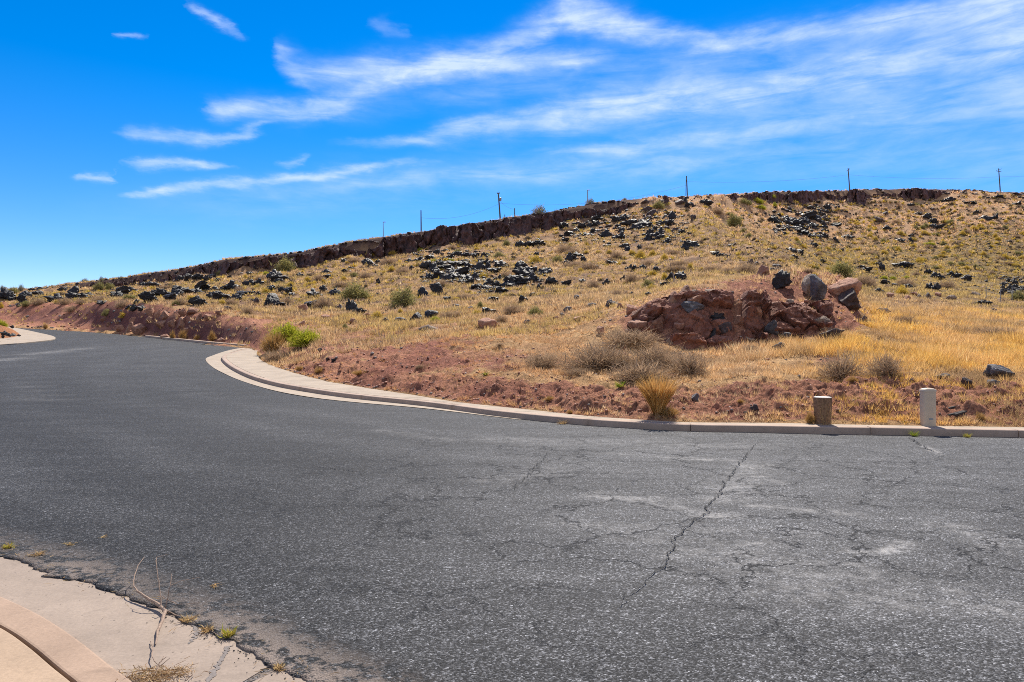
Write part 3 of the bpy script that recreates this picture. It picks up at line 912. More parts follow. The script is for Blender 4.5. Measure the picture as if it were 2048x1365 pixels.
# far-left traffic island corner with its planting bed
isl = smooth_line([P(x, y, .03) for x, y in [(-260, 712), (-120, 701), (0, 690.5), (40, 687.6), (80, 683.6), (104, 680.5), (111.3, 677.6), (108, 674.2), (98, 671), (80, 667), (55, 661.5), (35, 657.5), (22, 655.3), (0, 653.4), (-150, 646)]], .2)
poly_slab('sidewalk', clean(isl, 110), .06, .12, M_WALK, 0, 'pale concrete footway apron curving round the far corner bed', 'sidewalk')
# ------------------------------------------------------------------ rim cliff
def build_cliff(name, p0, p1, label, ragged=.45, bulge=1.5, seed=0):
    """A rock band along the rim: blocky, jointed wall between its foot and its top edge."""
    pxs = np.arange(p0, p1 + .1, 1.1)
    ky, kz = knots_at(pxs)
    xb = (pxs - CX) / F * ky[:, 9]; yb = ky[:, 9]
    s = np.concatenate([[0], np.cumsum(np.hypot(np.diff(xb), np.diff(yb)))])
    foot, top = kz[:, 9] - 2.0, kz[:, 10].copy()
    hgt = top - kz[:, 9]
    endt = sstep(0, 12, pxs - p0) * sstep(0, 12, p1 - pxs)
    # stepped, broken crest
    cell = np.floor(s / 3.1 + (fbm(s * .35, s * 0, 3, seed + 1) - .5) * 5)
    step = (hash2(cell, cell * 0 + 3, seed) - .45) * np.clip(hgt * .16, 0, 1) * ragged * 1.3
    top = top + step + (fbm(s * .55, s * 0, 4, seed + 2, .6) - .5) * 1.3 * ragged
    gap = sstep(.52, .66, fbm(s * .055 + seed, s * 0, 3, seed + 30)) * ragged
    top = np.maximum(top - .75 - gap * hgt * .55, foot + .8)
    nt_ = 26
    t = np.concatenate([np.linspace(0, 1, nt_), [1., 1., 1.]])
    back = np.concatenate([np.zeros(nt_), [.7, 1.8, 3.2]])
    drop = np.concatenate([np.zeros(nt_), [.03, -.02, -.6]])
    S, Tt = np.meshgrid(s, t)
    hz = foot[None] + (top - foot)[None] * t[:, None] + drop[:, None]
    # columns split by vertical joints, broken by ledges
    wob = (fbm(S * .35, hz * .35, 4, seed + 5, .6) - .5) * 5.5
    hid, du, dw, f1, f2 = worley((S + wob * .6) / 2.0, hz / 7.5 + S * .03 + wob * .06, seed + 20)
    c1 = np.floor((S + wob) / 2.1); c2 = np.floor((hz + (fbm(S * .8, hz * .3, 2, seed + 6) - .5) * 1.5 + hash2(c1, c1 * 0, seed + 7) * 2) / 1.9)
    big = fbm(S * .12, hz * .05, 2, seed + 8)
    blk = hash2(c1, c2, seed + 9)
    fr = np.abs(((S + wob) / 2.1) % 1 - .5) * 2
    h2 = (hid * 7.31) % 1; h3 = (hid * 13.7) % 1
    prof = 2.6 * (big - .35) + bulge * 1.5 * (hid - .3) + (h2 - .5) * du * 3.2 + (h3 - .35) * dw * 2.6 + (fbm(S * 1.0, hz * .7, 5, seed + 10, .65) - .5) * 2.0 - .9 * (1 - sstep(.0, .14, f2 - f1)) * sstep(.38, .6, fbm(S * .3, hz * .4, 3, seed + 33))
    slope = (1 - t)[:, None] ** 1.5 * (1.1 + 2.2 * sstep(.45, .7, fbm(s * .12, s * 0, 3, seed + 12)))[None]
    out = np.where(back[:, None] > 0, prof[nt_ - 1][None] * .75 - back[:, None], prof * endt[None] + slope + .2)
    out = np.clip(out, -4, 4.6)
    dx, dy = -xb / np.hypot(xb, yb), -yb / np.hypot(xb, yb)
    X = xb[None] + dx[None] * out; Y = yb[None] + dy[None] * out
    V = np.stack([X.ravel(), Y.ravel(), hz.ravel()], 1)
    Q = grid_quads(len(t), len(s))
    me = np_mesh(name, V, Q)
    return tag(link(name, me, M_CLIFF), label, 'cliff', None, 'structure')


build_cliff('cliff', 96, 1272, 'long dark maroon rimrock cliff along the top of the hill', .75, 1.6, 3)
build_cliff('cliff', 1318, 1404, 'short broken dark ledge on the rim just past the end of the long cliff', .9, 1.4, 40)
build_cliff('cliff', 1444, 1546, 'low shrub-grown dark ledge on the rim', .8, 1.4, 60)
build_cliff('cliff', 1546, 1893, 'low dark rocky rim band at the top of the far slope', .7, 1.6, 80)
build_cliff('cliff', 1905, 1988, 'jagged black rock outcrop beside the last pole on the rim', 1.1, 1.6, 100)
build_cliff('cliff', 2000, 2300, 'very low dark ledge on the rim right of the last pole', .6, 1., 120)


# ------------------------------------------------------------------ rocks
def rock_mesh(name, seed, sub=3, cuts=14, rough=.10, ridged=0., jag=0):
    r = np.random.default_rng(seed)
    bm = bmesh.new(); bmesh.ops.create_icosphere(bm, subdivisions=sub, radius=1)
    V = np.array([v.co[:] for v in bm.verts]); T = np.array([[v.index for v in f.verts] for f in bm.faces]); bm.free()
    n = r.normal(size=(cuts, 3)); n /= np.linalg.norm(n, axis=1)[:, None]
    d = r.uniform(.42, 1., cuts)
    dot = V @ n.T
    rad = np.min(np.where(dot > .12, d / np.maximum(dot, .12), 9), axis=1)
    rad = np.minimum(rad, 1.25)
    P_ = V * rad[:, None]
    q = P_ * 1.7 + seed * 3.1
    rad2 = 1 + (noise3(q, seed, 4, .6) - .5) * 2 * rough
    if ridged:
        k = np.abs(noise3(q * 1.3, seed + 5, 3) - .5) * 2
        rad2 = rad2 - ridged * (1 - np.clip(k * 5, 0, 1)) * .6
    if jag:
        for kf, ka in ((1.9, .62), (3.7, .38)):
            c = np.floor(q * kf + (noise3(q * 1.1, seed + 9, 2) - .5)[:, None] * 1.6)
            rad2 = rad2 + jag * ka * (hash2(c[:, 0] * 7 + c[:, 2] * 3, c[:, 1] * 5 - c[:, 2], seed + int(kf)) - .5)
        rad2 = np.maximum(rad2, .35)
    P_ = P_ * rad2[:, None]
    lo, hi = P_.min(0), P_.max(0)
    P_ = (P_ - (lo + hi) / 2) / (hi - lo)          # unit box, centred
    P_[:, 2] += .5                                  # stands on z = 0
    return np_mesh(name, P_, T)


ROCKM = {
    'K': ([rock_mesh('lava_rock', 100 + i, 4, 10 + i % 5, .34, .30, .62) for i in range(9)], M_LAVA),
    'B': ([rock_mesh('lava_boulder', 600 + i, 4, 8, .16, .14, .24) for i in range(5)], M_LAVA),
    'D': ([rock_mesh('dark_rock', 200 + i, 4, 8, .16, .15, .20) for i in range(5)], M_DUSK),
    'R': ([rock_mesh('red_rock', 300 + i, 4, 7, .14, .12, .20) for i in range(6)], M_RED),
    'T': ([rock_mesh('tan_rock', 400 + i, 4, 7, .12, .10, .16) for i in range(4)], M_TAN),
    'G': ([rock_mesh('grey_rock', 500 + i, 4, 7, .13, .12, .18) for i in range(5)], M_GREYR)}
for ms, m in ROCKM.values():
    for me in ms: me.materials.append(m)
RNAME = {'B': 'lava_boulder', 'K': 'lava_rock', 'D': 'brown_rock', 'R': 'red_rock', 'T': 'tan_rock', 'G': 'grey_rock'}
RWORD = {'B': 'black lava boulder', 'K': 'black lava rock', 'D': 'dark brown rock', 'R': 'red rock', 'T': 'pale tan rock', 'G': 'grey rock'}

# photo column, row (centre), width, height; kind K unless given
ROCKS = """
8 591 28 20|22 593 22 14|49 590 22 11|69 588 20 9|46 601 13 14|38 610 8 9 D|146 581 22 20 B|150 591 38 14|166 593 18 9|114 597 28 13|100 600 12 8|180 590 18 7|123 581 12 8|78 578 11 5|64 580 9 5
246 585 22 14|234 590 18 11|264 581 30 9|223 590 8 6|284 571 18 9|300 570 20 10|314 571 12 7|300 597 27 16|322 588 23 14|339 596 21 11|207 606 18 7|270 617 16 10|286 617 14 9|258 615 18 7|274 604 12 7
365 581 38 19|350 588 20 12|345 592 12 8|407 577 26 15|395 583 16 9|428 579 19 9|460 574 26 16|446 579 14 10|471 577 12 9|384 557 20 11|400 557 18 11|416 558 12 10|426 554 10 7|363 557 18 8|500 566 18 10|516 565 18 10|493 568 12 8
547 551 26 16|561 557 25 12|556 562 14 7|498 547 9 5|461 556 9 6|435 561 7 7|651 544 19 9|602 550 11 7|688 522 7 6|691 543 9 6|653 554 14 7|539 577 16 9|563 581 11 9|577 583 13 11|584 589 10 6|583 572 9 5
630 588 23 14|649 579 14 11|669 586 20 12|444 593 23 14|470 596 18 11|424 593 14 12|486 589 26 9|502 587 14 7|516 588 9 8|545 598 26 24 B|535 605 14 13|560 610 23 7|388 604 16 15|405 607 21 11|513 602 12 12 D|621 610 21 10|699 613 13 20|679 614 14 10 D
366 627 15 15 R|386 623 30 14 R|400 635 14 17 R|366 644 25 18 R|347 648 17 11 R|444 682 17 11 R|653 634 16 10 R|609 616 20 14 R|604 646 14 10 R|260 654 19 19 R|241 657 14 13 R|281 659 32 20 R|322 650 26 17 R|302 625 18 16 R|315 627 14 15 R|334 629 24 14 R|300 641 16 14 R|330 675 19 12 R|318 675 9 9 G|348 648 18 14 R|209 636 16 10 R|218 648 12 8 R|267 640 14 9 R|375 660 14 9 R|420 634 20 10 R|440 626 16 9 R|455 616 16 8 D
738 524 30 15 B|757 526 11 9|749 532 12 5|852 533 20 15|866 536 14 11|894 536 28 10|915 529 32 10|930 540 24 11|959 534 23 16|972 524 14 9|974 534 14 14|859 554 16 11|879 550 20 14|891 557 21 12|908 554 21 12|926 547 20 14|935 557 20 12|949 554 14 12|908 541 20 11|870 541 16 9|882 529 16 9|940 533 16 10|900 547 18 10|923 564 14 8|940 566 14 8
965 563 20 9|979 566 18 12|995 557 14 10|996 571 20 12|986 578 24 8|1003 582 20 11|954 575 18 7|972 576 16 8|987 543 22 11|1003 528 22 11|989 524 12 6|838 519 22 8|863 516 22 8|887 518 12 7|873 505 10 9|917 510 18 9|933 511 16 9|949 512 14 9|968 510 12 8|817 522 14 7|900 513 14 8
872 577 27 22 B|847 584 21 21 B|1046 533 35 24 B|1056 545 22 14|1044 547 32 18|1031 558 34 18|1044 562 26 13|1066 558 25 16|1029 570 22 9|1022 563 24 16|1014 570 20 12|1067 542 14 11|1087 544 25 12|1102 565 19 14|1134 569 16 9|1166 562 12 7|1214 565 12 9|1247 556 9 7|1078 576 8 9
1040 490 15 12|1053 490 15 11|1078 488 26 9|1076 480 9 5|1131 482 12 7|1073 508 9 6|1143 516 22 14|1157 509 16 9|1168 519 11 9|1132 525 12 6|1247 493 18 9|1254 498 9 8|1278 495 7 8|1213 492 14 5|1227 525 24 7|1192 536 14 7|1258 536 14 9|1270 536 12 8|1285 535 12 8|1315 540 14 9|1340 553 18 18 B|1361 553 18 14|1329 572 14 9|1375 491 17 14
1210 468 18 15|1238 472 23 12|1141 468 24 8|1169 470 21 8|1189 463 14 8|1129 453 16 10|1164 453 12 9|1192 440 14 10|1194 447 16 9|1178 451 12 8|1155 460 12 8|1233 440 20 12|1250 435 18 11|1257 447 28 13|1271 454 16 12|1289 449 24 14|1292 419 22 13 D|1305 426 23 14 D|1294 435 22 9 D|1331 423 12 9 D|1329 435 14 9|1345 433 11 14|1329 447 24 9|1342 447 14 10|1349 460 12 9 D|1363 463 18 8 D|1299 465 14 12|1298 475 14 11|1317 468 20 17|1335 482 16 10|1322 475 14 10|1308 458 9 8|1243 461 10 7|1236 453 12 7|1291 404 20 11 D|1326 403 18 10 D|1363 403 25 15 D
1365 403 18 12|1381 411 22 10|1409 406 20 12|1387 434 13 10 D|1377 492 25 15|1365 465 11 8|1430 509 13 8|1441 511 12 7|1452 513 10 6|1465 490 14 6|1548 441 22 12|1571 439 24 12|1578 448 22 10|1594 448 24 11|1606 443 22 12|1617 436 22 14|1631 434 20 14|1639 428 13 7|1620 427 16 8|1599 429 12 6|1624 452 18 10|1606 457 18 9|1588 458 20 9|1604 465 20 9|1564 460 12 7|1631 472 22 9|1648 472 16 8|1615 472 14 6
1648 436 11 10 D|1690 435 9 7 D|1648 450 9 9|1669 450 18 7|1627 492 14 9|1601 506 9 9|1583 500 22 9|1587 515 16 7|1634 513 14 7|1669 480 10 8|1694 474 18 8|1646 523 10 6|1553 532 20 9 G|1500 523 12 10 D|1513 527 12 8 D|1652 414 14 9|1664 413 18 7
1755 439 17 12 D|1773 457 18 8|1836 427 10 6|1853 434 16 10|1867 443 12 8|1866 453 13 8|1880 455 13 7|1951 425 11 7|1969 436 18 9|1988 434 11 9|1820 481 11 9|1800 481 13 6|1821 472 9 5|1770 427 12 8 D|1997 394 15 7|1937 406 12 6|1949 406 10 6|1899 399 22 7|2032 407 16 5|1865 417 11 7 D|1820 411 10 6|1816 531 28 11|1754 529 11 5|1765 536 8 14|1793 531 11 7|1721 534 14 5|1870 551 12 10|1882 554 12 10|1902 549 14 9|1914 552 12 8|1930 557 18 9|2018 485 9 5|1856 545 12 8|1735 541 14 7
1860 574 14 11|1873 575 14 11|1857 574 10 10|1770 564 16 7|1816 573 12 7|1760 584 14 9|1788 569 14 6 G|1781 590 16 9 R|1855 592 10 12 D|1951 588 16 9 T|1902 595 16 9 T|1814 595 14 8 R|1840 593 12 8 D|1876 589 12 8 R|1826 588 13 8 R
1527 541 24 20 R|1551 539 25 9 D|1583 535 18 7 R|1564 562 33 29 B|1617 574 26 36 T|1642 582 22 46 G|1678 574 50 40 R|1697 599 46 34 D|1680 578 15 16 B|1634 642 43 28 T|1662 666 45 20 D|1545 654 26 26 G|1555 690 26 12 D|1608 614 22 22 R|1556 612 34 20 R|1580 604 13 9 T|1525 595 22 8 G|1514 624 18 20 R|1497 677 22 9 T|1570 670 20 9 G|1344 597 34 26 R|1324 612 32 24 R|1278 627 30 18 R|1263 617 20 16 R|1314 650 24 26 R|1372 579 26 22 R|1426 586 38 16 T|1382 612 46 22 G|1388 601 34 18 R|1388 583 22 8 T|1433 634 24 13 K|1446 654 30 20 D|1420 675 16 22 K|1342 682 18 14 T|1278 648 44 18 R|1299 635 22 14 R|1507 588 10 16 R|1723 639 18 15 D|1241 611 14 9 R|1350 628 22 18 R|1360 650 22 14 R|1330 632 20 12 R|1580 630 20 14 R|1600 642 16 12 R|1478 640 20 16 R|1402 640 22 18 R|1500 655 20 14 R
1226 605 25 13 D|1159 594 23 9 G|1182 610 19 8 G|1134 619 16 11 G|1124 630 10 8 G|1203 659 16 15 R|1046 600 14 11|1064 590 11 6|1053 644 14 8 G|1078 645 14 5 R|1090 645 12 5 R|1159 637 28 9 R|1111 637 10 8 R|1264 589 9 7|1296 588 9 6|1222 587 16 6 G|705 614 21 19 B|720 624 20 10|831 634 25 18 B|863 629 28 17 B|801 640 25 11 G|771 641 17 11 D|857 656 42 12 T|977 647 42 21 R|979 624 25 11|989 601 20 9|914 610 16 5 G|893 599 12 8|706 643 13 11 R|733 631 16 9 R|1021 656 9 7 R|757 563 8 8|824 537 8 8|703 537 11 5|691 543 10 6|756 589 9 6 G|940 615 14 6 G|687 521 8 6
1996 743 46 22 G|1932 765 20 17 D|1985 767 28 14 G|1965 607 20 9|1989 621 13 8 D|1760 622 34 12 T|1832 651 13 6 G|1727 675 20 7 D|1883 752 32 10 G|1750 700 12 5 G|2046 645 14 8 T|1390 795 18 15 G|1506 815 20 12 D|1490 825 10 5 T|640 700 9 6 D|655 718 8 5 D|668 722 8 5 K|640 734 12 7 R|1210 688 12 7 G|1243 763 12 6 D
"""
# small rocks heaped in one black pile at the far end of the field
PILES = [(2022, 575, 50, 32, 26)]

RZONES = [  # x0, y0, x1, y1, phrase
    (1190, 555, 1745, 700, 'on the red mound', 'mound'),
    (835, 495, 1012, 590, 'in the jumbled lava heap mid-slope', 'heap'),
    (1008, 520, 1112, 580, 'around the tall stacked boulder', 'stack'),
    (1115, 428, 1372, 490, 'on the rocky spur below the cliff end', 'spur'),
    (1275, 395, 1420, 428, 'on the rim past the cliff end', 'rim gap'),
    (1535, 420, 1675, 478, 'in the dark talus below the far rim', 'talus'),
    (1280, 540, 1600, 556, 'on the crest of the red mound', 'mound crest'),
    (-50, 560, 85, 620, 'at the left end of the slope', 'left end'),
    (85, 560, 235, 625, 'round the tall dark pile above the left bend', 'left pile'),
    (235, 560, 345, 620, 'in the dark row above the red bank', 'dark row'),
    (345, 540, 480, 615, 'below the left stretch of cliff', 'left cliff'),
    (195, 612, 480, 690, 'in the red road cut', 'road cut'),
    (480, 540, 720, 640, 'on the slope above the green roadside bush', 'left slope'),
    (690, 590, 1060, 700, 'on the lower slope behind the footway', 'lower slope'),
    (1030, 585, 1190, 660, 'on the grassy slope left of the mound', 'mid grass'),
    (1990, 555, 2060, 600, 'in the round black pile beyond the field', 'black pile'),
    (1690, 520, 2060, 600, 'at the foot of the far slope', 'far foot'),
    (1480, 478, 1690, 540, 'in the gully behind the mound', 'gully'),
    (1690, 380, 2060, 520, 'high on the far golden slope', 'far slope'),
    (1380, 640, 2060, 840, 'in the golden grass near the kerb', 'golden grass'),
    (600, 690, 1300, 840, 'on the bare red bank behind the kerb', 'red bank'),
]


def zone_of(px, py, zones):
    for z in zones:
        if z[0] <= px <= z[2] and z[1] <= py <= z[3]: return z[4], z[5]
    return 'on the grassy middle slope', 'middle slope'


ORD = ['leftmost', 'second', 'third', 'fourth', 'fifth', 'sixth', 'seventh', 'eighth', 'ninth', 'tenth', 'eleventh', 'twelfth', 'thirteenth', 'fourteenth',
       'fifteenth', 'sixteenth', 'seventeenth', 'eighteenth', 'nineteenth', 'twentieth']


def order_words(i, n):
    """i-th of n from the left, counted from the nearer end."""
    if n == 1: return 'only'
    if i == 0: return 'leftmost'
    if i == n - 1: return 'rightmost'
    if i < (n + 1) // 2: return (ORD[i] if i < 20 else '%dth' % (i + 1)) + ' from left'
    j = n - 1 - i
    return (ORD[j] if j < 20 else '%dth' % (j + 1)) + ' from right'


SPECIAL = {(1564, 562): 'round blackish boulder with a paler rim on top of the red mound', (1642, 582): 'upright grey slab leaning beside a tan boulder on the mound',
           (1617, 574): 'upright tan boulder behind the leaning grey slab on the mound', (1678, 574): 'big sloping red slab at the right shoulder of the mound',
           (1697, 599): 'dark red block propped under the sloping slab on the mound', (1634, 642): 'pale topped slab at the right foot of the mound',
           (1662, 666): 'flat brown boulder lying in golden grass below the mound', (1545, 654): 'blue-grey pointed boulder at the foot of the mound',
           (1382, 612): 'blue-grey white-flecked boulder in the upper mound face', (1426, 586): 'tan-topped boulder at the top of the mound face',
           (1527, 541): 'pyramid shaped red rock on the crest behind the mound', (857, 656): 'flat pale tan slab lying in grass below two black rocks',
           (977, 647): 'large red and grey boulder half sunk in the grassy lower slope', (1046, 533): 'tall black boulder topping the stack mid-slope',
           (545, 598): 'big glossy black boulder tilted above the red road cut', (872, 577): 'smooth black pointed boulder in straw below the lava heap',
           (847, 584): 'knobbly black boulder left of the smooth pointed one', (831, 634): 'left of two black boulders above the flat tan slab',
           (863, 629): 'right of two black boulders above the flat tan slab', (146, 581): 'tall black rock crowning the dark pile above the left bend',
           (1996, 743): 'large grey boulder sunk in golden grass near the right edge', (1340, 553): 'black boulder just left of the leaning stake',
           (738, 524): 'long black boulder alone on the slope below the cliff', (1390, 795): 'grey angular stone on the red bank behind the straw fan bush',
           (1506, 815): 'dark angular stone on the red bank close to the kerb', (330, 675): 'tan-red stone lying at the edge of the road below the cut',
           (444, 682): 'red block lying at the edge of the road beside straw tufts'}

entries = []
for tok in ROCKS.replace('\n', '|').split('|'):
    f = tok.split()
    if len(f) < 4: continue
    entries.append((float(f[0]), float(f[1]), float(f[2]), float(f[3]), f[4] if len(f) > 4 else 'K'))
for cx, cy, w, h, n in PILES:
    k = 0
    while k < n:
        a, b = rng.uniform(-1, 1, 2)
        if a * a + b * b > 1 or cx + a * w / 2 > 2060: continue
        entries.append((cx + a * w / 2, cy + b * h / 2 + 3, rng.uniform(6, 11), rng.uniform(5, 9), 'K')); k += 1

rocks = []
for px, py, w, h, kind in entries:
    base = at(px, py + h * .5, 9.)
    if base is None: continue
    rocks.append(dict(px=px, py=py, w=w, h=h, kind=kind, p=base))
byz = {}
for r in rocks:
    ph, gz = zone_of(r['px'], r['py'], RZONES)
    r['phrase'], r['zone'] = ph, gz
    byz.setdefault((gz, r['kind']), []).append(r)
for (gz, kind), rs in byz.items():
    rs.sort(key=lambda q: q['px'])
    n = len(rs); big = max(rs, key=lambda q: q['w'] * q['h'])
    for i, r in enumerate(rs):
        key = (int(r['px']), int(r['py']))
        r['group'] = RWORD[kind] + 's ' + r['phrase']
        if key in SPECIAL: r['label'] = SPECIAL[key]
        elif n == 1: r['label'] = 'only %s %s' % (RWORD[kind], r['phrase'])
        else: r['label'] = '%s %s, %s' % (RWORD[kind], r['phrase'], order_words(i, n))


def put_rock(r, i):
    Y = r['p'][1]
    W = r['w'] * Y / F; Hh = r['h'] * Y / F
    ms, mat = ROCKM[r['kind']]
    o = bpy.data.objects.new(RNAME[r['kind']], ms[i % len(ms)])
    COL.objects.link(o)
    rr = random.Random(int(r['px'] * 131 + r['py'] * 7))
    sink = (.10 if r['py'] < 602 and r['px'] > 1550 else .28) if r['zone'] == 'mound' else .24
    Hh *= 1.42
    if r['kind'] == 'K' and r['w'] < 34: W *= 1.36; Hh *= 1.3
    if r['zone'] == 'mound': W *= 1.06
    depth = min(max(W * rr.uniform(.7, 1.1), Hh * .6), Hh * 2.2)
    o.scale = (W * 1.06, depth, Hh)
    rz = rr.choice((0, math.pi)) + rr.uniform(-.22, .22)
    o.rotation_euler = (rr.uniform(-.12, .12), rr.uniform(-.10, .10), rz)
    tilt = {(1678, 574): .85, (1697, 599): .45, (1642, 582): -.12, (1617, 574): .10, (1634, 642): .35}.get((int(r['px']), int(r['py'])))
    if tilt is not None: o.rotation_euler = (-.1, tilt, .15)
    # set the front foot at the sight line: push half the depth back
    dv = np.array([r['p'][0], r['p'][1]]); dv /= np.linalg.norm(dv)
    c = r['p'][:2] + dv * depth * (.02 if r['zone'] == 'mound' else .40)
    zt = min(r['p'][2], float(terrain(c[0], c[1])[0])) if r['kind'] != 'x' else r['p'][2]
    zt = .6 * r['p'][2] + .4 * zt
    o.location = (c[0], c[1], zt - Hh * sink)
    tag(o, r['label'], 'rock' if r['w'] < 30 else 'boulder', r['group'])
    return o


for i, r in enumerate(rocks): put_rock(r, i)


# loose stones too many to count
def stones():
    bm = bmesh.new(); bmesh.ops.create_icosphere(bm, subdivisions=1, radius=1)
    V0 = np.array([v.co[:] for v in bm.verts]); T0 = np.array([[v.index for v in f.verts] for f in bm.faces]); bm.free()
    pts, siz, col = [], [], []
    spots = []          # bare-bank clods, scattered stones, spur and talus rubble
    def add(n, x0, x1, y0, y1, s0, s1, cols):
        for _ in range(n):
            spots.append((rng.uniform(x0, x1), rng.uniform(y0, y1), rng.uniform(s0, s1) ** 1., cols[rng.integers(len(cols))]))
    K_, R_, G_, T_ = (.022, .021, .025), (.34, .155, .10), (.16, .15, .15), (.38, .30, .24)
    add(1300, 560, 2060, 700, 852, 2, 7, [R_, R_, R_, (.24, .105, .075), (.22, .18, .16)])
    add(420, 560, 1250, 690, 800, 2, 6, [R_, R_, (.24, .105, .075)])
    add(160, 1240, 1720, 560, 700, 3, 9, [R_, R_, (.15, .06, .05), G_, T_])
    add(220, 0, 520, 605, 690, 2, 7, [R_, R_, (.13, .055, .05), G_])
    add(260, 620, 1480, 500, 650, 2, 6, [K_, K_, G_, T_, T_])
    add(110, 840, 1100, 505, 585, 3, 9, [K_, K_, K_, (.05, .045, .05)])
    add(420, 0, 700, 530, 610, 2, 7, [K_, K_, K_, G_])
    add(280, 1110, 1380, 425, 490, 3, 9, [K_, K_, (.06, .035, .035)])
    add(150, 1500, 1690, 415, 520, 2, 7, [K_, K_, (.06, .035, .035)])
    add(900, 1480, 2060, 400, 560, 2, 6, [K_, K_, K_, (.07, .05, .05)])
    add(150, 1690, 2060, 555, 600, 2, 7, [K_, G_, R_, R_])
    add(100, 1100, 1300, 590, 650, 2, 5, [R_, T_, G_])
    add(250, 845, 965, 526, 570, 5, 13, [K_, K_, K_, (.04, .037, .042)])
    add(90, 955, 1015, 552, 590, 5, 12, [K_])
    add(130, 815, 985, 506, 526, 4, 9, [K_, K_, (.05, .045, .045)])
    add(300, 1115, 1372, 430, 490, 4, 11, [K_, K_, (.06, .04, .04)])
    add(230, 1545, 1655, 424, 476, 5, 12, [K_, K_, (.05, .04, .04)])
    add(90, 1998, 2048, 558, 592, 5, 10, [K_])
    add(60, 1008, 1095, 550, 578, 5, 11, [K_])
    for _ in range(900):          # talus at the foot of the rimrock
        px = rng.uniform(90, 2050); py = np.interp(px, *zip(*FOOTL)) + abs(rng.normal(0, 5)) - 1
        spots.append((px, py, rng.uniform(2, 7), [K_, (.06, .035, .035), (.12, .07, .06), T_][rng.integers(4)]))
    V, T, C, off = [], [], [], 0
    # clods: solve positions cheaply by bisecting the terrain on a coarse set
    for px, py, s, c in spots:
        Ys = np.geomspace(10, 235, 150)
        zt = terrain((px - CX) / F * Ys, Ys, False)
        hit = np.where(zt >= EYE - (py - CY) / F * Ys)[0]
        hit = hit[Ys[hit] > knots_at(np.array([px]))[0][0, 0] + .1]
        if len(hit) == 0: continue
        Y = Ys[hit[0]]; X = (px - CX) / F * Y
        pts.append((X, Y)); siz.append(s * Y / F); col.append(c)
    pts = np.array(pts); z = terrain(pts[:, 0], pts[:, 1])
    for (x, y), zz, s, c in zip(pts, z, siz, col):
        v = V0 * (1 + rng.uniform(-.35, .35, (len(V0), 1)))
        a = rng.uniform(0, 6.28); ca, sa = math.cos(a), math.sin(a)
        v = v @ np.array([[ca, -sa, 0], [sa, ca, 0], [0, 0, 1]]) * np.array([.55, .5, .38]) * s
        V.append(v + np.array([x, y, zz + s * .08])); T.append(T0 + off); off += len(v)
        C.append(np.repeat(np.array(c)[None] * rng.uniform(.7, 1.3), len(v), 0))
    me = np_mesh('rubble', np.vstack(V), np.vstack(T), np.vstack(C))
    m, nt, *_ = newmat('rubble_stone')
    finish(nt, scale_col(nt, attr_n(nt, 'Col'), ramp(nt, noise_n(nt, geopos(nt), 20., 4, .7), [(.3, .6), (.7, 1.3)])), .7, None, 0, 0, .4)
    tag(link('rubble', me, m), 'loose small stones and clods strewn over the bank and the hillside', 'rubble', None, 'stuff')


stones()


# ------------------------------------------------------------------ the cut face of the mound: one weathered outcrop with a fissure
def outcrop(name, pxa, pxb, label, seed, ka=2.92, kb=4.06, depth=.40, cell=1.0, mat=None):
    nx, nz = int((pxb - pxa) / .9), 90
    PX = np.linspace(pxa, pxb, nx); KT = np.linspace(ka, kb, nz)
    ky, kz = knots_at(PX)
    k = np.floor(KT).astype(int); t = KT - k
    Yk = ky[:, k] * (1 - t) + ky[:, np.minimum(k + 1, NK - 1)] * t          # nx, nz
    X = (PX[:, None] - CX) / F * Yk
    Z = terrain(X.ravel(), Yk.ravel(), False).reshape(X.shape)
    u = X; w = Z * 1.15 + Yk * .35
    wob = (fbm(u * 1.0, w * 1.0, 4, seed, .6) - .5) * 2.2
    hid, du, dw, f1, f2 = worley((u + wob * .3) / cell + w * .45, w / (cell * 1.5) - u * .2 + wob * .15, seed + 20)
    hib, bu, bw, g1, g2 = worley((u + wob * .12) / (cell * .45), w / (cell * .4) - u * .3, seed + 40)
    h2 = (hid * 7.31) % 1; h3 = (hid * 13.7) % 1
    d = -.11 + depth * (1.2 * hid + 1.5 * (h2 - .5) * du + 1.5 * (h3 - .3) * dw + .5 * hib + .8 * ((hib * 9.7) % 1 - .5) * bu + .8 * (fbm(u * .9, w * .9, 3, seed + 4, .6) - .4)) - .24 * (1 - sstep(0, .11, f2 - f1)) * sstep(.36, .52, fbm(u * 1.1, w * 1.1, 3, seed + 50)) + (fbm(u * 3, w * 3, 5, seed + 5, .7) - .5) * .30
    e = (sstep(0, .10, (PX - pxa) / (pxb - pxa)) * sstep(0, .10, (pxb - PX) / (pxb - pxa)))[:, None] * (sstep(0, .12, (KT - ka) / (kb - ka)) * sstep(0, .10, (kb - KT) / (kb - ka)))[None]
    d = d * e - .10 * (1 - e)
    V = np.stack([X.ravel(), (Yk - d * .9).ravel(), (Z + d * .35).ravel()], 1)
    me = np_mesh(name, V, grid_quads(nx, nz)[:, ::-1])
    o = link(name, me, mat or M_OUT)
    return tag(o, label, 'rock outcrop')


M_OUT = mat_rock('red_outcrop', (.17, .066, .046), (.33, .145, .092), (.24, .13, .11), .92, .5, 1.)
outcrop('rock_outcrop', 1262, 1474, 'large crumbling red rock face of the mound, left of the dark fissure', 11)
outcrop('rock_outcrop', 1481, 1532, 'narrow red rock buttress right of the dark fissure in the mound', 23, 2.95, 4.08, .46, .8)
outcrop('rock_outcrop', 1536, 1668, 'low red ledge at the right side of the mound face', 37, 3.2, 4.05, .36, .8)
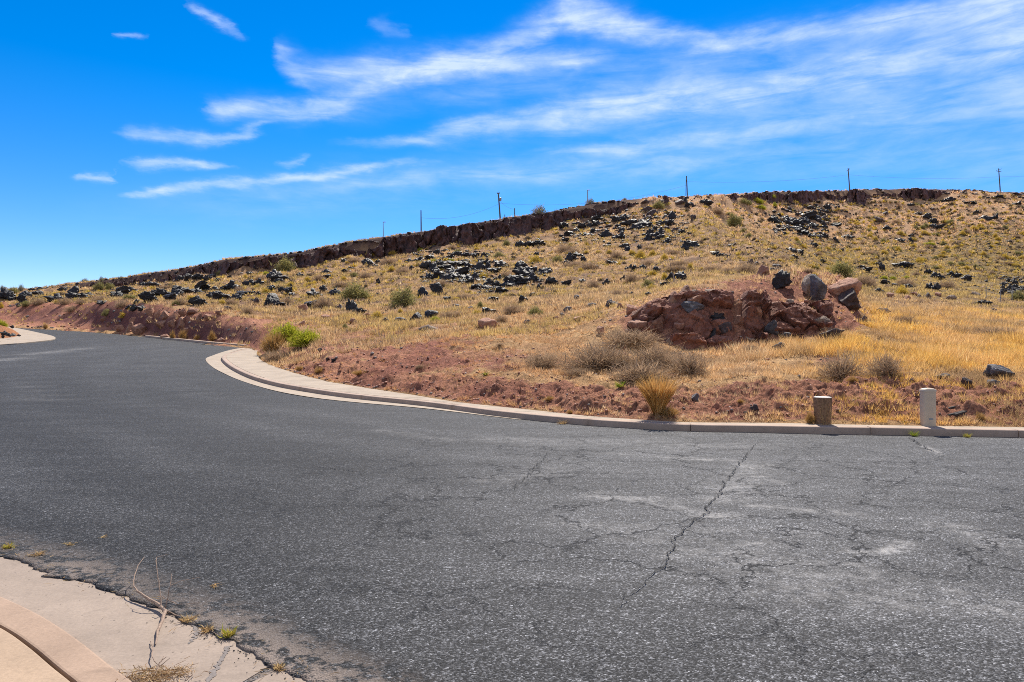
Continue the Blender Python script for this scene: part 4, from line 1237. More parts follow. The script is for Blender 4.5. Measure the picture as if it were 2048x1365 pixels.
# ------------------------------------------------------------------ shrubs
def strips(base, tip, bow, width, cols, seg=2):
    """Tapered ribbons from base to tip, bowed sideways; returns V, tris, colours."""
    n = len(base)
    r = np.random.default_rng(n)
    d = tip - base
    side = np.cross(d, r.normal(size=(n, 3))); side /= np.maximum(np.linalg.norm(side, axis=1)[:, None], 1e-6)
    mid = base * .5 + tip * .5 + bow
    w = width[:, None]
    V = np.stack([base - side * w * .5, base + side * w * .5, mid - side * w * .42, mid + side * w * .42, tip], 1)
    T = np.array([[0, 1, 3], [0, 3, 2], [2, 3, 4]])
    idx = (np.arange(n)[:, None, None] * 5 + T[None]).reshape(-1, 3)
    return V.reshape(-1, 3), idx, np.repeat(cols, 5, 0)


def pick_cols(r, n, pal, jit=.18):
    pal = np.array(pal)
    c = pal[r.integers(len(pal), size=n)]
    return np.clip(c * (1 + r.normal(0, jit, (n, 1))), .004, .95)


def dome_twigs(seed, n, width, pal, spread=1., lift=.25, bowk=.06, inner=.25, up=.0):
    """Unit dome: diameter 1, height 1 before scaling."""
    r = np.random.default_rng(seed)
    az = r.uniform(0, 2 * math.pi, n); el = np.arcsin(r.uniform(-.08 + up, 1, n))
    rad = r.uniform(.62, 1.0, n) ** .6
    lump = 1 + .42 * (fbm(np.cos(az) * 1.6 + 5, np.sin(az) * 1.6 + el * 1.7, 3, seed) - .5) * 2
    rad = rad * lump * np.where(r.random(n) < .16, r.uniform(1.05, 1.35, n), 1.)
    tip = np.stack([np.cos(az) * np.cos(el) * .5 * spread, np.sin(az) * np.cos(el) * .5 * spread, np.maximum(np.sin(el), .02)], 1) * rad[:, None]
    f = r.uniform(0, inner * 2.2, n)[:, None]
    base = tip * f + np.stack([r.normal(0, .06, n), r.normal(0, .06, n), r.uniform(0, .05, n)], 1)
    base[:, 2] = np.maximum(base[:, 2] * .8, -.02)
    bow = r.normal(0, bowk, (n, 3)); bow[:, 2] = np.abs(bow[:, 2])
    return strips(base, tip, bow, width * r.uniform(.6, 1.4, n), pick_cols(r, n, pal))


def leaf_shell(seed, n, size, pal, r0=.55, clump=True):
    """Leaf-sized faces through the outer part of a lumpy dome."""
    r = np.random.default_rng(seed)
    nc = 26
    ca = r.uniform(0, 2 * math.pi, nc); ce = np.arcsin(r.uniform(.02, 1, nc)); cr = r.uniform(.45, .85, nc)
    cc = np.stack([np.cos(ca) * np.cos(ce) * .5, np.sin(ca) * np.cos(ce) * .5, np.sin(ce)], 1) * cr[:, None]
    k = r.integers(nc, size=n)
    p = cc[k] + r.normal(0, 1, (n, 3)) * np.array([.075, .075, .10])
    p[:, 2] = np.maximum(p[:, 2], .03)
    a = r.normal(size=(n, 3)); a /= np.linalg.norm(a, axis=1)[:, None]
    b = np.cross(a, r.normal(size=(n, 3))); b /= np.linalg.norm(b, axis=1)[:, None]
    s = (size * r.uniform(.6, 1.4, n))[:, None]
    V = np.stack([p - a * s, p + b * s * .5, p + a * s, p - b * s * .5], 1).reshape(-1, 3)
    i = np.arange(n)[:, None] * 4
    T = np.concatenate([i + np.array([[0, 1, 2]]), i + np.array([[0, 2, 3]])], 0)
    cl = 1 + (r.uniform(-.25, .25, nc))[k]
    return V, T, np.repeat(pick_cols(r, n, pal) * cl[:, None], 4, 0)


def merge(*parts):
    V, T, C, o = [], [], [], 0
    for v, t, c in parts:
        V.append(v); T.append(t + o); C.append(c); o += len(v)
    return np.vstack(V), np.vstack(T), np.vstack(C)


GREY = [(.43, .30, .19), (.32, .225, .15), (.51, .37, .24), (.36, .26, .175)]
GREYD = [(.30, .23, .17), (.36, .28, .21), (.26, .20, .15)]
YEL = [(.68, .48, .07), (.60, .44, .08), (.72, .53, .12), (.52, .40, .09)]
OLIVE = [(.29, .27, .10), (.36, .33, .13), (.24, .23, .10), (.42, .36, .14)]
GREEN = [(.42, .43, .04), (.50, .49, .05), (.33, .37, .03), (.54, .50, .08)]
STRAW = [(.55, .34, .12), (.48, .29, .10), (.60, .40, .17), (.42, .25, .09)]
DUSKY = [(.13, .10, .07), (.17, .13, .09), (.10, .08, .06)]
WOOD = [(.22, .16, .11), (.30, .22, .16)]
PALEG = [(.24, .27, .16), (.30, .32, .20), (.20, .23, .14)]


def mesh3(name, parts):
    me = np_mesh(name, *merge(*parts)); me.materials.append(M_LEAF)
    return me


PL = {}
for i in range(4):
    PL['G', i] = [('twigs', mesh3('twigs', [dome_twigs(10 + i, 1000, .010, GREY, 1.12, inner=.42, bowk=.06)])), ('stems', mesh3('stems', [dome_twigs(20 + i, 60, .02, WOOD, .8, inner=.02, bowk=.05)]))]
    PL['Y', i] = [('foliage', mesh3('foliage', [leaf_shell(30 + i, 1300, .035, YEL), dome_twigs(31 + i, 500, .016, YEL, 1., inner=.45)])), ('stems', mesh3('stems', [dome_twigs(40 + i, 120, .02, GREYD, .85, inner=.05)]))]
    PL['O', i] = [('foliage', mesh3('foliage', [leaf_shell(50 + i, 1600, .035, OLIVE), dome_twigs(51 + i, 400, .012, OLIVE, 1., inner=.4)])), ('stems', mesh3('stems', [dome_twigs(60 + i, 90, .022, GREYD, .9, inner=.03)]))]
    PL['N', i] = [('foliage', mesh3('foliage', [dome_twigs(70 + i, 1500, .018, GREEN, 1., inner=.5, bowk=.03), leaf_shell(71 + i, 900, .03, GREEN)])), ('stems', mesh3('stems', [dome_twigs(80 + i, 100, .02, GREYD, .8, inner=.05)]))]
    PL['S', i] = [('stalks', mesh3('stalks', [dome_twigs(90 + i, 900, .013, STRAW, .95, inner=.12, bowk=.025, up=.35)])), ('stems', mesh3('stems', [dome_twigs(95 + i, 60, .03, WOOD, .5, inner=.02, up=.5)]))]
    PL['T', i] = [('foliage', mesh3('foliage', [leaf_shell(110 + i, 650, .035, PALEG), dome_twigs(111 + i, 260, .014, GREYD, 1., inner=.3)])), ('stems', mesh3('stems', [dome_twigs(120 + i, 24, .035, WOOD, .9, inner=.01)]))]
for i in range(4):
    r0 = np.random.default_rng(700 + i)
    def fan(n, w0, pal, lo, hi, spread, seed):
        r = np.random.default_rng(seed)
        a = r.uniform(0, 6.28, n); q = r.random(n) ** .38
        l = r.uniform(lo, hi, n) * (1 - .25 * q ** 2)
        tip = np.stack([np.cos(a) * q * spread * l, np.sin(a) * q * spread * l, l], 1)
        base = tip * np.array([.10, .10, .0]) + np.stack([0 * a, 0 * a, r.uniform(.0, .12, n)], 1)
        k = r.random(n) < .6
        f = r.uniform(.2, .6, n)[:, None] * k[:, None]
        base = base * (1 - f) + tip * f * np.array([.8, .8, 1])
        bow = -tip * np.array([.10, .10, 0]) + r.normal(0, .012, (n, 3))
        return strips(base, tip, bow, w0 * r.uniform(.6, 1.4, n), pick_cols(r, n, pal))
    ORG = [(.66, .38, .12), (.58, .33, .10), (.72, .45, .18), (.50, .28, .09)]
    PL['F', i] = [('stalks', mesh3('stalks', [fan(1000, .012, ORG, .62, 1., .56, 710 + i)])), ('stems', mesh3('stems', [fan(40, .022, WOOD, .3, .5, .4, 730 + i)]))]
PNAME = {'F': 'fan_bush', 'G': 'dry_bush', 'Y': 'yellow_bush', 'O': 'olive_bush', 'N': 'green_bush', 'S': 'straw_bush', 'T': 'skyline_bush'}
PWORD = {'F': 'orange straw fan shaped bush', 'G': 'grey-brown dry bush', 'Y': 'yellow-topped bush', 'O': 'olive green bush', 'N': 'bright green bush', 'S': 'straw coloured tuft', 'T': 'wispy grey-green bush'}

SHRUBS = """
1190 714 66 56 G|1259 675 66 38 G|1313 714 56 46 G|1277 747 74 46 G|1231 719 52 38 G|1377 727 42 48 G|1085 722 42 34 G|1502 698 28 20 G|1680 737 72 56 G|1770 727 56 46 G|1806 640 36 20 G|1983 642 50 14 G|1996 664 70 18 G|1716 573 18 11 Y|1803 580 22 16 Y|1809 563 28 14 G|1734 562 32 18 G
576 664 70 36 N|612 676 70 34 N|548 686 66 44 S|551 712 38 22 G|366 670 20 20 S|345 671 14 18 S|394 676 16 11 S|424 673 18 22 S|570 531 46 30 O|440 547 18 13 O|491 554 12 9 Y|521 556 18 9 G|621 568 20 9 Y|616 558 18 10 Y|581 569 16 9 Y|647 563 11 9 Y|637 556 18 16 G|681 568 26 12 G|647 605 30 24 G|531 582 20 11 Y|584 580 14 9 Y|382 597 22 11 Y|480 579 18 12 G|444 605 16 9 Y|461 604 22 14 G|495 621 20 14 G|575 602 18 14 G|361 604 24 12 G|533 547 14 7 N|521 547 12 6 Y|688 558 14 10 Y
199 572 22 18 O|220 573 22 14 O|246 631 16 11 Y|264 617 12 7 Y|3 611 10 11 Y|26 581 22 14 O|42 576 12 14 T|5 576 14 10 T|170 561 18 8 T|203 558 12 10 T|243 556 12 6 T|77 603 24 14 G|54 608 24 11 O|130 603 22 14 G|162 604 18 11 G|246 608 28 16 G|207 597 28 12 G|260 594 32 10 O|214 625 22 14 O|114 604 11 7 Y|334 574 30 8 G|352 606 18 9 O|91 654 12 10 S|144 618 22 12 G
710 582 58 38 O|806 594 58 42 O|731 550 24 14 G|806 541 22 14 G|884 566 26 14 G|903 629 44 15 G|928 594 30 13 G|1003 638 20 14 G|1024 619 32 22 G|961 610 14 13 O|870 640 22 11 N|690 653 14 11 O|868 522 14 7 N|903 521 12 6 N|741 509 28 9 Y|785 506 20 9 Y|812 502 10 6 N|801 503 9 6 N|842 500 16 7 N|915 503 22 10 O|998 510 24 14 O|710 520 22 9 G|777 522 28 14 G|784 538 18 10 Y|708 549 18 9 O|768 545 10 6 Y|966 552 22 10 Y|1010 549 20 12 G|954 626 22 12 Y|754 631 26 14 Y|801 622 12 7 Y|1014 487 20 14 O|905 494 18 9 G
1115 518 24 13 O|1071 519 26 15 Y|1161 541 14 10 Y|1132 497 36 19 G|1147 502 24 12 G|1178 532 40 20 G|1148 528 32 13 G|1143 489 18 7 O|1219 504 14 9 Y|1280 509 26 16 Y|1305 506 16 10 Y|1329 514 16 11 Y|1264 505 16 9 Y|1173 504 12 6 Y|1197 504 14 7 Y|1296 526 22 14 G|1264 556 26 20 G|1305 547 20 13 Y|1296 567 30 18 O|1305 575 22 11 Y|1329 553 16 13 Y|1187 569 22 20 G|1233 509 22 15 G|1298 497 24 10 G|1345 504 22 12 G|1359 526 36 12 G|1352 535 48 13 G|1317 409 26 18 O|1078 420 36 20 T|1115 424 22 10 O|1180 400 22 14 T|1249 397 11 6 T|1141 458 14 10 G|1234 587 20 18 G|1071 623 34 22 O
1469 439 34 28 O|1434 421 22 14 G|1492 537 40 24 G|1422 537 36 14 G|1381 532 18 11 Y|1403 539 12 9 Y|1455 541 22 12 G|1685 539 52 32 O|1516 402 22 10 N|1539 392 26 9 N|1522 414 20 9 N|1549 410 10 9 N|1487 402 30 14 O|1497 471 16 9 O|1487 460 14 9 O|1564 515 20 9 G
1858 488 25 6 N|1767 556 15 7 N|1786 557 14 9 N|1812 555 12 6 N|1726 560 36 22 G|1809 567 22 12 G|1805 583 22 13 Y|1717 573 18 11 Y|1892 569 28 16 G|2037 590 36 20 O|2000 516 11 8 G
1000 690 12 5 G|1315 796 112 92 F|1160 742 30 14 G|1290 762 34 20 G|1705 760 30 14 S|1480 805 20 8 S|1100 800 30 10 S|1335 826 56 20 S|840 735 16 8 G|720 745 40 12 S|640 742 36 14 S|600 738 24 10 S|1620 838 26 24 S|1140 846 16 8 S|1960 835 26 16 S|1740 766 34 10 S
"""
SZONES = [
    (-50, 540, 85, 625, 'at the left end of the slope', 'left end'),
    (85, 540, 345, 660, 'on the slope above the left bend', 'left slope'),
    (345, 640, 520, 690, 'at the foot of the red road cut', 'road cut'),
    (345, 520, 700, 640, 'on the slope under the left stretch of cliff', 'cliff slope'),
    (520, 640, 700, 730, 'behind the footway corner', 'corner'),
    (700, 480, 1012, 660, 'on the slope around the lava heap', 'heap slope'),
    (1000, 470, 1110, 660, 'near the tall stacked boulder', 'stack'),
    (1040, 380, 1270, 430, 'on the skyline above the cliff end', 'skyline'),
    (1110, 440, 1400, 600, 'on the middle slope left of the leaning stake', 'middle slope'),
    (1400, 380, 1560, 480, 'near the gully under the rim', 'gully head'),
    (1375, 500, 1700, 560, 'behind the red mound', 'behind mound'),
    (1700, 470, 2060, 600, 'at the foot of the far slope', 'far foot'),
    (1040, 650, 1420, 775, 'in the dry thicket behind the red bank', 'thicket'),
    (1480, 600, 2060, 775, 'in the golden grass field', 'golden field'),
    (550, 690, 2060, 860, 'just behind the kerb', 'kerbside'),
]
SSPECIAL = {(576, 664): 'bright green bush behind the footway corner, the farther and left one', (612, 676): 'bright green bush behind the footway corner, the nearer and right one',
            (547, 688): 'dry straw and olive bush beside the bright green bush at the corner', (570, 531): 'tall pale olive bush standing in front of the cliff',
            (710, 582): 'large sparse olive bush on the slope above the flat tan slab', (806, 594): 'large dark olive bush left of the two black boulders on the slope',
            (1469, 439): 'round olive green bush at the top of the gully under the rim', (1685, 539): 'pale olive bush behind the right shoulder of the mound',
            (1317, 409): 'olive bush among rocks on the rim beside the cliff end', (1078, 420): 'wide wispy bush on the skyline above the cliff',
            (1180, 400): 'small grey wispy bush at the foot of the skyline street lamp', (1680, 737): 'large grey dry bush above the brown stump post',
            (1770, 727): 'grey dry bush in golden grass left of the pale marker post'}
shr = []
for tok in SHRUBS.replace('\n', '|').split('|'):
    f = tok.split()
    if len(f) == 5: shr.append(dict(px=float(f[0]), py=float(f[1]), w=float(f[2]), h=float(f[3]), kind=f[4]))
for s in shr:
    s['p'] = at(s['px'], s['py'] + s['h'] * .5)
    if s['p'] is None and s['kind'] in 'TO':     # stands on the plateau behind the rim
        ky, kz = knots_at(np.array([s['px']]))
        Y = ky[0, 10] + 1.5
        x = (s['px'] - CX) / F * Y
        s['p'] = np.array([x, Y, float(terrain(x, Y)[0])])
shr = [s for s in shr if s['p'] is not None]
# countless-looking low bushes of the far slope: the ones that show largest as bushes of their own
for _ in range(95):
    px, py = rng.uniform(1560, 2046), rng.uniform(440, 556)
    if px < 1700 and py < 480: continue
    p = at(px, py)
    if p is None: continue
    shr.append(dict(px=px, py=py, w=rng.uniform(11, 19), h=rng.uniform(6, 9), kind='Y' if rng.random() < .55 else ('O' if rng.random() < .5 else 'G'), p=p, far=1))
zs = {}
for s in shr:
    if s.get('far'): s['phrase'], s['zone'] = 'on the bush-covered far slope', 'far slope'
    else: s['phrase'], s['zone'] = zone_of(s['px'], s['py'], SZONES)
    zs.setdefault((s['zone'], s['kind']), []).append(s)
for (gz, kind), ss in zs.items():
    ss.sort(key=lambda q: q['px'])
    for i, s in enumerate(ss):
        s['group'] = PWORD[kind] + 'es ' + s['phrase'] if kind not in 'S' else 'straw coloured tufts ' + s['phrase']
        key = (int(s['px']), int(s['py']))
        if key in SSPECIAL: s['label'] = SSPECIAL[key]
        elif len(ss) == 1: s['label'] = 'only %s %s' % (PWORD[kind], s['phrase'])
        else: s['label'] = '%s %s, %s' % (PWORD[kind], s['phrase'], order_words(i, len(ss)))
for i, s in enumerate(shr):
    Y = s['p'][1]
    k_ = (2.1 if s['zone'] == 'thicket' else 1.45) if s['kind'] == 'G' else 1.1
    W, Hh = s['w'] * Y / F * k_, s['h'] * Y / F * 1.15
    rr = random.Random(int(s['px'] * 77 + s['py']))
    parts = PL[s['kind'], rr.randrange(4)]
    dv = s['p'][:2] / np.linalg.norm(s['p'][:2])
    c = s['p'][:2] + dv * W * .25
    z = min(s['p'][2] + .02, float(terrain(c[0], c[1])[0])) - Hh * .03
    W2 = W * rr.uniform(.8, 1.1)
    if s['w'] >= 20:
        e = empty(PNAME[s['kind']], (c[0], c[1], z), rr.uniform(-.4, .4) + rr.choice((0, math.pi)))
        e.scale = (W, W2, Hh)
        for nm, me in parts:
            o = bpy.data.objects.new(nm, me); COL.objects.link(o); o.parent = e
    else:
        key = s['kind'] + str(rr.randrange(4)) + '_joined'
        if key not in PL:
            a = PL[s['kind'], int(key[1])]
            def arr(me):
                v = np.zeros(len(me.vertices) * 3, np.float32); me.vertices.foreach_get('co', v)
                t = np.zeros(len(me.loops), np.int32); me.loops.foreach_get('vertex_index', t)
                cc = np.zeros(len(me.vertices) * 4, np.float32); me.attributes['Col'].data.foreach_get('color', cc)
                return v.reshape(-1, 3), t.reshape(-1, 3), cc.reshape(-1, 4)[:, :3]
            PL[key] = mesh3('small_bush', [arr(m_) for _, m_ in a])
        e = bpy.data.objects.new(PNAME[s['kind']], PL[key]); COL.objects.link(e)
        e.location = (c[0], c[1], z); e.rotation_euler = (0, 0, rr.uniform(0, 6.28)); e.scale = (W, W2, Hh)
    tag(e, s['label'], 'bush' if s['kind'] != 'S' else 'grass tuft', s['group'])


# ------------------------------------------------------------------ grass
def grass_mesh(name, n, x0, x1, d0, d1, hfun, blades, colfun, dens, label, wk=.00075, lean=.75, clumpr=.5, seedk=0):
    r = np.random.default_rng(900 + seedk)
    px = r.uniform(x0, x1, n); d = np.exp(r.uniform(math.log(d0), math.log(d1), n))
    x = (px - CX) / F * d; y = d
    k0 = knots_at(px)[0][:, 0]
    kt, pxx, dd = terrain(x, y, False, True)[1:]
    keep = (d > k0 + .05) & (kt < 11.3) & (r.random(n) < dens(px, kt, x, y))
    x, y, kt, px, d = x[keep], y[keep], kt[keep], px[keep], d[keep]
    z = terrain(x, y)
    m = len(x)
    h = hfun(px, kt, d, x, y) * r.uniform(.65, 1.35, m)
    tc = colfun(r, px, kt, x, y) * (.66 + .68 * fbm(x * 1.3 * (30 / (30 + d)) ** .5, y * 1.3 * (30 / (30 + d)) ** .5, 4, 99, .6))[:, None]
    b = blades
    N_ = m * b
    ii = np.repeat(np.arange(m), b)
    az = r.uniform(0, 2 * math.pi, N_); q = r.random(N_) ** .7
    H_ = h[ii]
    ro = H_ * clumpr * q * .6
    bx = x[ii] + np.cos(az) * ro; by = y[ii] + np.sin(az) * ro
    bz = z[ii] - .03 * H_
    l = lean * q * r.uniform(.5, 1.2, N_) * H_
    hh = H_ * r.uniform(.55, 1.1, N_)
    tip = np.stack([bx + np.cos(az) * l, by + np.sin(az) * l, bz + hh], 1)
    w = np.maximum(.004, wk * d)[ii] * r.uniform(.6, 1.5, N_)
    a2 = r.uniform(0, math.pi, N_)
    sx, sy = np.cos(a2) * w * .5, np.sin(a2) * w * .5
    V = np.stack([np.stack([bx - sx, by - sy, bz], 1), np.stack([bx + sx, by + sy, bz], 1), tip], 1).reshape(-1, 3)
    T = np.arange(N_ * 3).reshape(-1, 3)
    c = tc[ii] * (1 + r.normal(0, .18, (N_, 1))) * np.array([1.03, .99, 1.02])
    me = np_mesh(name, V, T, np.repeat(np.clip(c, .01, .95), 3, 0))
    return tag(link(name, me, M_BLADE), label, 'grass', None, 'stuff')


def mixpal(r, pal, n):
    pal = np.array(pal); w = r.random((n, len(pal))) ** 4; w /= w.sum(1)[:, None]
    return w @ pal


def near_col(r, px, kt, x, y):
    n = len(px)
    pale = mixpal(r, [(.72, .51, .27), (.64, .43, .20), (.50, .31, .14), (.80, .62, .38)], n)
    gold = mixpal(r, [(.76, .50, .13), (.70, .44, .10), (.80, .57, .22), (.60, .36, .10)], n)
    rust = mixpal(r, [(.55, .30, .13), (.48, .25, .11), (.60, .36, .16)], n)
    g = sstep(1480, 1700, px) * (.45 + .55 * sstep(.42, .6, fbm(x * .5, y * .5, 3, 81)))
    c = pale * (1 - g)[:, None] + gold * g[:, None]
    q = (1 - sstep(900, 1250, px)) * .8
    c = c * (1 - q)[:, None] + rust * q[:, None]
    grey = np.array([.34, .25, .16])[None]
    u = sstep(.55, .68, fbm(x * .9 + 40, y * .9, 3, 83)) * .6
    return c * (1 - u)[:, None] + grey * u[:, None]


def near_dens(px, kt, x, y):
    s = soil_zone(px, kt)
    n = fbm(x * 1.1, y * 1.1, 4, 85)
    base = .22 + .78 * sstep(1.45, 2.2, kt)
    base = np.where(px < 1150, base * (.5 + .4 * sstep(1000, 1150, px)), base)
    v = base * (1 - .93 * sstep(.2, .8, s + (n - .5) * 1.1)) * sstep(.40, .56, n + .02 + .08 * sstep(1500, 1800, px))
    v = np.where((px < 545) & (s > .45), v * .12, v)
    kerbside = (kt < .30) * sstep(.40, .56, fbm(x * .9, y * .9, 3, 86)) * .9
    tufts = (kt < 1.8) * (px > 545) * sstep(.50, .60, fbm(x * 1.4 + 9, y * 1.4, 3, 88)) * (.34 + .16 * sstep(1450, 1650, px))
    return np.maximum(np.maximum(v, kerbside), tufts)


def near_h(px, kt, d, x, y):
    h = .10 + .14 * sstep(1.3, 2.4, kt) * np.clip(2.6 * fbm(x * .9, y * .9, 3, 87) - .75, .1, 1.6)
    h = np.where((kt > 2.9) & (kt < 5.4) & (px > 1180) & (px < 1745), h * .6, h)
    h = np.where(px > 1400, h * (1 + .35 * sstep(1400, 1700, px)), h * .72)
    return np.where(kt < .3, .10, h)


def hill_col(r, px, kt, x, y):
    n = len(px)
    straw = mixpal(r, [(.66, .47, .24), (.58, .40, .19), (.74, .56, .31), (.44, .29, .14)], n)
    tan = mixpal(r, [(.70, .48, .26), (.62, .41, .22), (.76, .55, .32)], n)
    yel = mixpal(r, [(.58, .43, .14), (.50, .38, .13), (.64, .49, .19), (.40, .30, .12)], n)
    grey = mixpal(r, [(.30, .22, .15), (.24, .18, .13)], n)
    a = sstep(.46, .60, fbm(x * .22, y * .22, 4, 91) + .05 * (px < 1050))
    c = straw * (1 - a * .8)[:, None] + yel * (a * .8)[:, None]
    of = sstep(1500, 1680, px) * sstep(6, 6.8, kt) * (1 - sstep(8.3, 8.7, kt)) * .75
    c = c * (1 - of)[:, None] + yel * of[:, None]
    tf = sstep(8.2, 8.7, kt) * sstep(1150, 1300, px); c = c * (1 - tf)[:, None] + tan * tf[:, None]
    g = (r.random(n) < .16)[:, None]
    return np.where(g, grey, c)


def hill_dens(px, kt, x, y):
    s = soil_zone(px, kt)
    v = sstep(.36, .56, fbm(x * .7, y * .7, 4, 95)) * .85 + .12 * (1 - .9 * sstep(.3, .8, s)) * sstep(3.9, 4.3, kt)
    cl = (kt > 9.05) & (kt < 10.1) & ~((px > 1272) & (px < 1318))
    v = np.where((kt < 4.7) & (px < 540), v * .15, v)
    v = np.where((kt < 5.3) & (px > 1180) & (px < 1745), v * .6, v)
    return np.where(cl, 0, v)


grass_mesh('dry_grass', 78000, -60, 2560, 10.6, 48, near_h, 15, near_col, lambda p, k, x, y: np.where(k < 5.3, near_dens(p, k, x, y), 0),
           'dry straw and golden grass over the bank and lower slope', .00060, .9, .9, 1)
grass_mesh('hillside_grass', 112000, -160, 2480, 26, 240, lambda p, k, d, x, y: np.clip(.16 + .0018 * d, .2, .50) * (.7 + .7 * fbm(x * .4, y * .4, 3, 97)), 11, hill_col, hill_dens,
           'tufted straw and olive grass covering the hillside', .00085, .8, 1.1, 2)
grass_mesh('rim_grass', 9000, 0, 2110, 120, 245, lambda p, k, d, x, y: .30 + 0 * d, 9, hill_col, lambda p, k, x, y: np.where((k > 10.05) & (k < 11), .9, 0),
           'thin fringe of golden grass on top of the rim', .0009, .7, 1.1, 3)


# low brush of the far slope beyond what one would count
def brush():
    Vs, Ts, Cs, off = [], [], [], 0
    n = 0
    while n < 7600:
        px = rng.uniform(1480, 2200) if rng.random() < .42 else rng.uniform(0, 1480); lo = np.interp(px, *zip(*FOOTL)) + 8
        hi = 560 if px > 1480 else np.interp(px, (0, 250, 520, 700, 1250, 1480), (604, 604, 620, 640, 600, 560))
        py = lo + rng.random() * (hi - lo)
        if lo > hi - 4: n += 1; continue
        Ys = np.geomspace(50, 235, 90); zt = terrain((px - CX) / F * Ys, Ys, False)
        hit = np.where(zt >= EYE - (py - CY) / F * Ys)[0]
        n += 1
        if len(hit) == 0: continue
        Y = Ys[hit[0]]; X = (px - CX) / F * Y
        w = rng.uniform(6, 15) * Y / F; h = rng.uniform(4, 8) * Y / F
        if px < 1480: w *= rng.uniform(.8, 1.5); h *= 1.1
        u = rng.random()
        v, t, c = (dome_twigs if u < .4 else leaf_shell)(int(2000 + n), 38, .095, YEL if u < .2 else (DUSKY if u < .50 else GREYD if u < .66 else OLIVE if u < .8 else YEL))
        v = v * np.array([w, w, h]) + np.array([X, Y, float(terrain(X, Y)[0]) - .05])
        Vs.append(v); Ts.append(t + off); Cs.append(c); off += len(v)
    me = np_mesh('brush', np.vstack(Vs), np.vstack(Ts), np.vstack(Cs))
    tag(link('brush', me, M_LEAF), 'countless low yellowish and grey brush dotting the hillside', 'brush', None, 'stuff')


brush()
# ------------------------------------------------------------------ posts by the kerb
M_STUMP = mat_plain('weathered_wood', (.235, .14, .085), .95, .45, 26., .6, .1)
M_STTOP = mat_plain('bleached_end_grain', (.58, .54, .50), .9, .2, 40., .2)
M_POSTW = mat_plain('pale_plastic', (.54, .435, .325), .55, .08, 9., .05, .4)
M_POLE = mat_plain('dark_timber', (.10, .085, .08), .9, .25, 8., .2)
M_WIRE = mat_plain('wire', (.22, .23, .26), .7, .05, 5., 0.)
M_STEEL = mat_plain('grey_steel', (.26, .27, .28), .5, .1, 12., .05)
M_WOODP = mat_plain('pale_stake_wood', (.42, .34, .25), .9, .25, 20., .3)
M_BARK = mat_plain('dry_branch', (.30, .215, .16), .9, .3, 60., .5)
M_BOARD = mat_plain('dark_board', (.05, .043, .04), .9, .4, 20., .3)

b = at(1645, 848)
e = empty('stump_post', tuple(b))
prof = [(.133, -.1), (.133, .0), (.138, .12), (.148, .36), (.152, .455), (.150, .47)]
mb = MB(); mb.lathe(prof, 40)
o = mb.build('post', M_STUMP, e, smooth=True)
for v in o.data.vertices:          # checks and splits down the sides
    a = math.atan2(v.co.y, v.co.x); v.co.x *= 1 + .03 * math.sin(a * 9) + .015 * math.sin(a * 23); v.co.y *= 1 + .03 * math.sin(a * 9 + .4)
MB().lathe([(.146, .468), (.146, .476), (.132, .483)], 40).build('cap', M_STTOP, e, smooth=True)
tag(e, 'short weathered brown wooden stump post with straw stalks against it', 'post')

b2 = at(1855.5, 850)
e = empty('marker_post', tuple(b2))
def rsq(w, d, z, r, n=6):
    pts = []
    for cx, cy, a0 in ((w - r, d - r, 0), (-w + r, d - r, 90), (-w + r, -d + r, 180), (w - r, -d + r, 270)):
        for k in range(n + 1):
            a = math.radians(a0 + 90 * k / n); pts.append((cx + r * math.cos(a), cy + r * math.sin(a), z))
    return pts
def loft(rings, name, mat, parent):
    bm = bmesh.new(); rr_ = [[bm.verts.new(p) for p in r] for r in rings]
    for a, c in zip(rr_, rr_[1:]):
        n = len(a)
        for k in range(n): bm.faces.new((a[k], a[(k + 1) % n], c[(k + 1) % n], c[k]))
    bm.faces.new(rr_[0][::-1]); bm.faces.new(rr_[-1])
    mb = MB(); mb.bm.free(); mb.bm = bm
    return mb.build(name, mat, parent, smooth=True)
loft([rsq(.112, .09, z, .05) for z in (-.1, 0, .1)] + [rsq(.111, .09, .3, .05), rsq(.109, .088, .585, .05)], 'body', M_POSTW, e)
loft([rsq(.116, .094, .583, .05), rsq(.116, .094, .605, .05), rsq(.105, .085, .625, .048), rsq(.075, .06, .640, .04), rsq(.03, .025, .646, .02)], 'cap', M_POSTW, e)
MB().box((0, -.0895, .11), (.075, .006, .03), bevel=.002).build('label_plate', M_STEEL, e)
tag(e, 'pale grey plastic utility marker post with a domed cap', 'post')

# dry stalks standing against the stump
def stalks(name, c, n, h, spread, pal, label, cat, seed, w=.006, group=None):
    r = np.random.default_rng(seed)
    base = np.stack([c[0] + r.normal(0, spread, n), c[1] + r.normal(0, spread * .5, n), np.full(n, c[2] - .01)], 1)
    tip = base + np.stack([r.normal(0, h * .35, n), r.normal(0, h * .2, n), h * r.uniform(.5, 1.1, n)], 1)
    me = np_mesh(name, *strips(base, tip, r.normal(0, h * .06, (n, 3)), np.full(n, w), pick_cols(r, n, pal)))
    return tag(link(name, me, M_LEAF), label, cat, group)
sc_ = at(1645, 850)
stalks('dry_stalks', (b[0], b[1] - .20, b[2]), 16, .42, .09, [(.60, .42, .18), (.50, .33, .14)], 'thin dry straw stalks crossing in front of the stump post', 'grass tuft', 1)

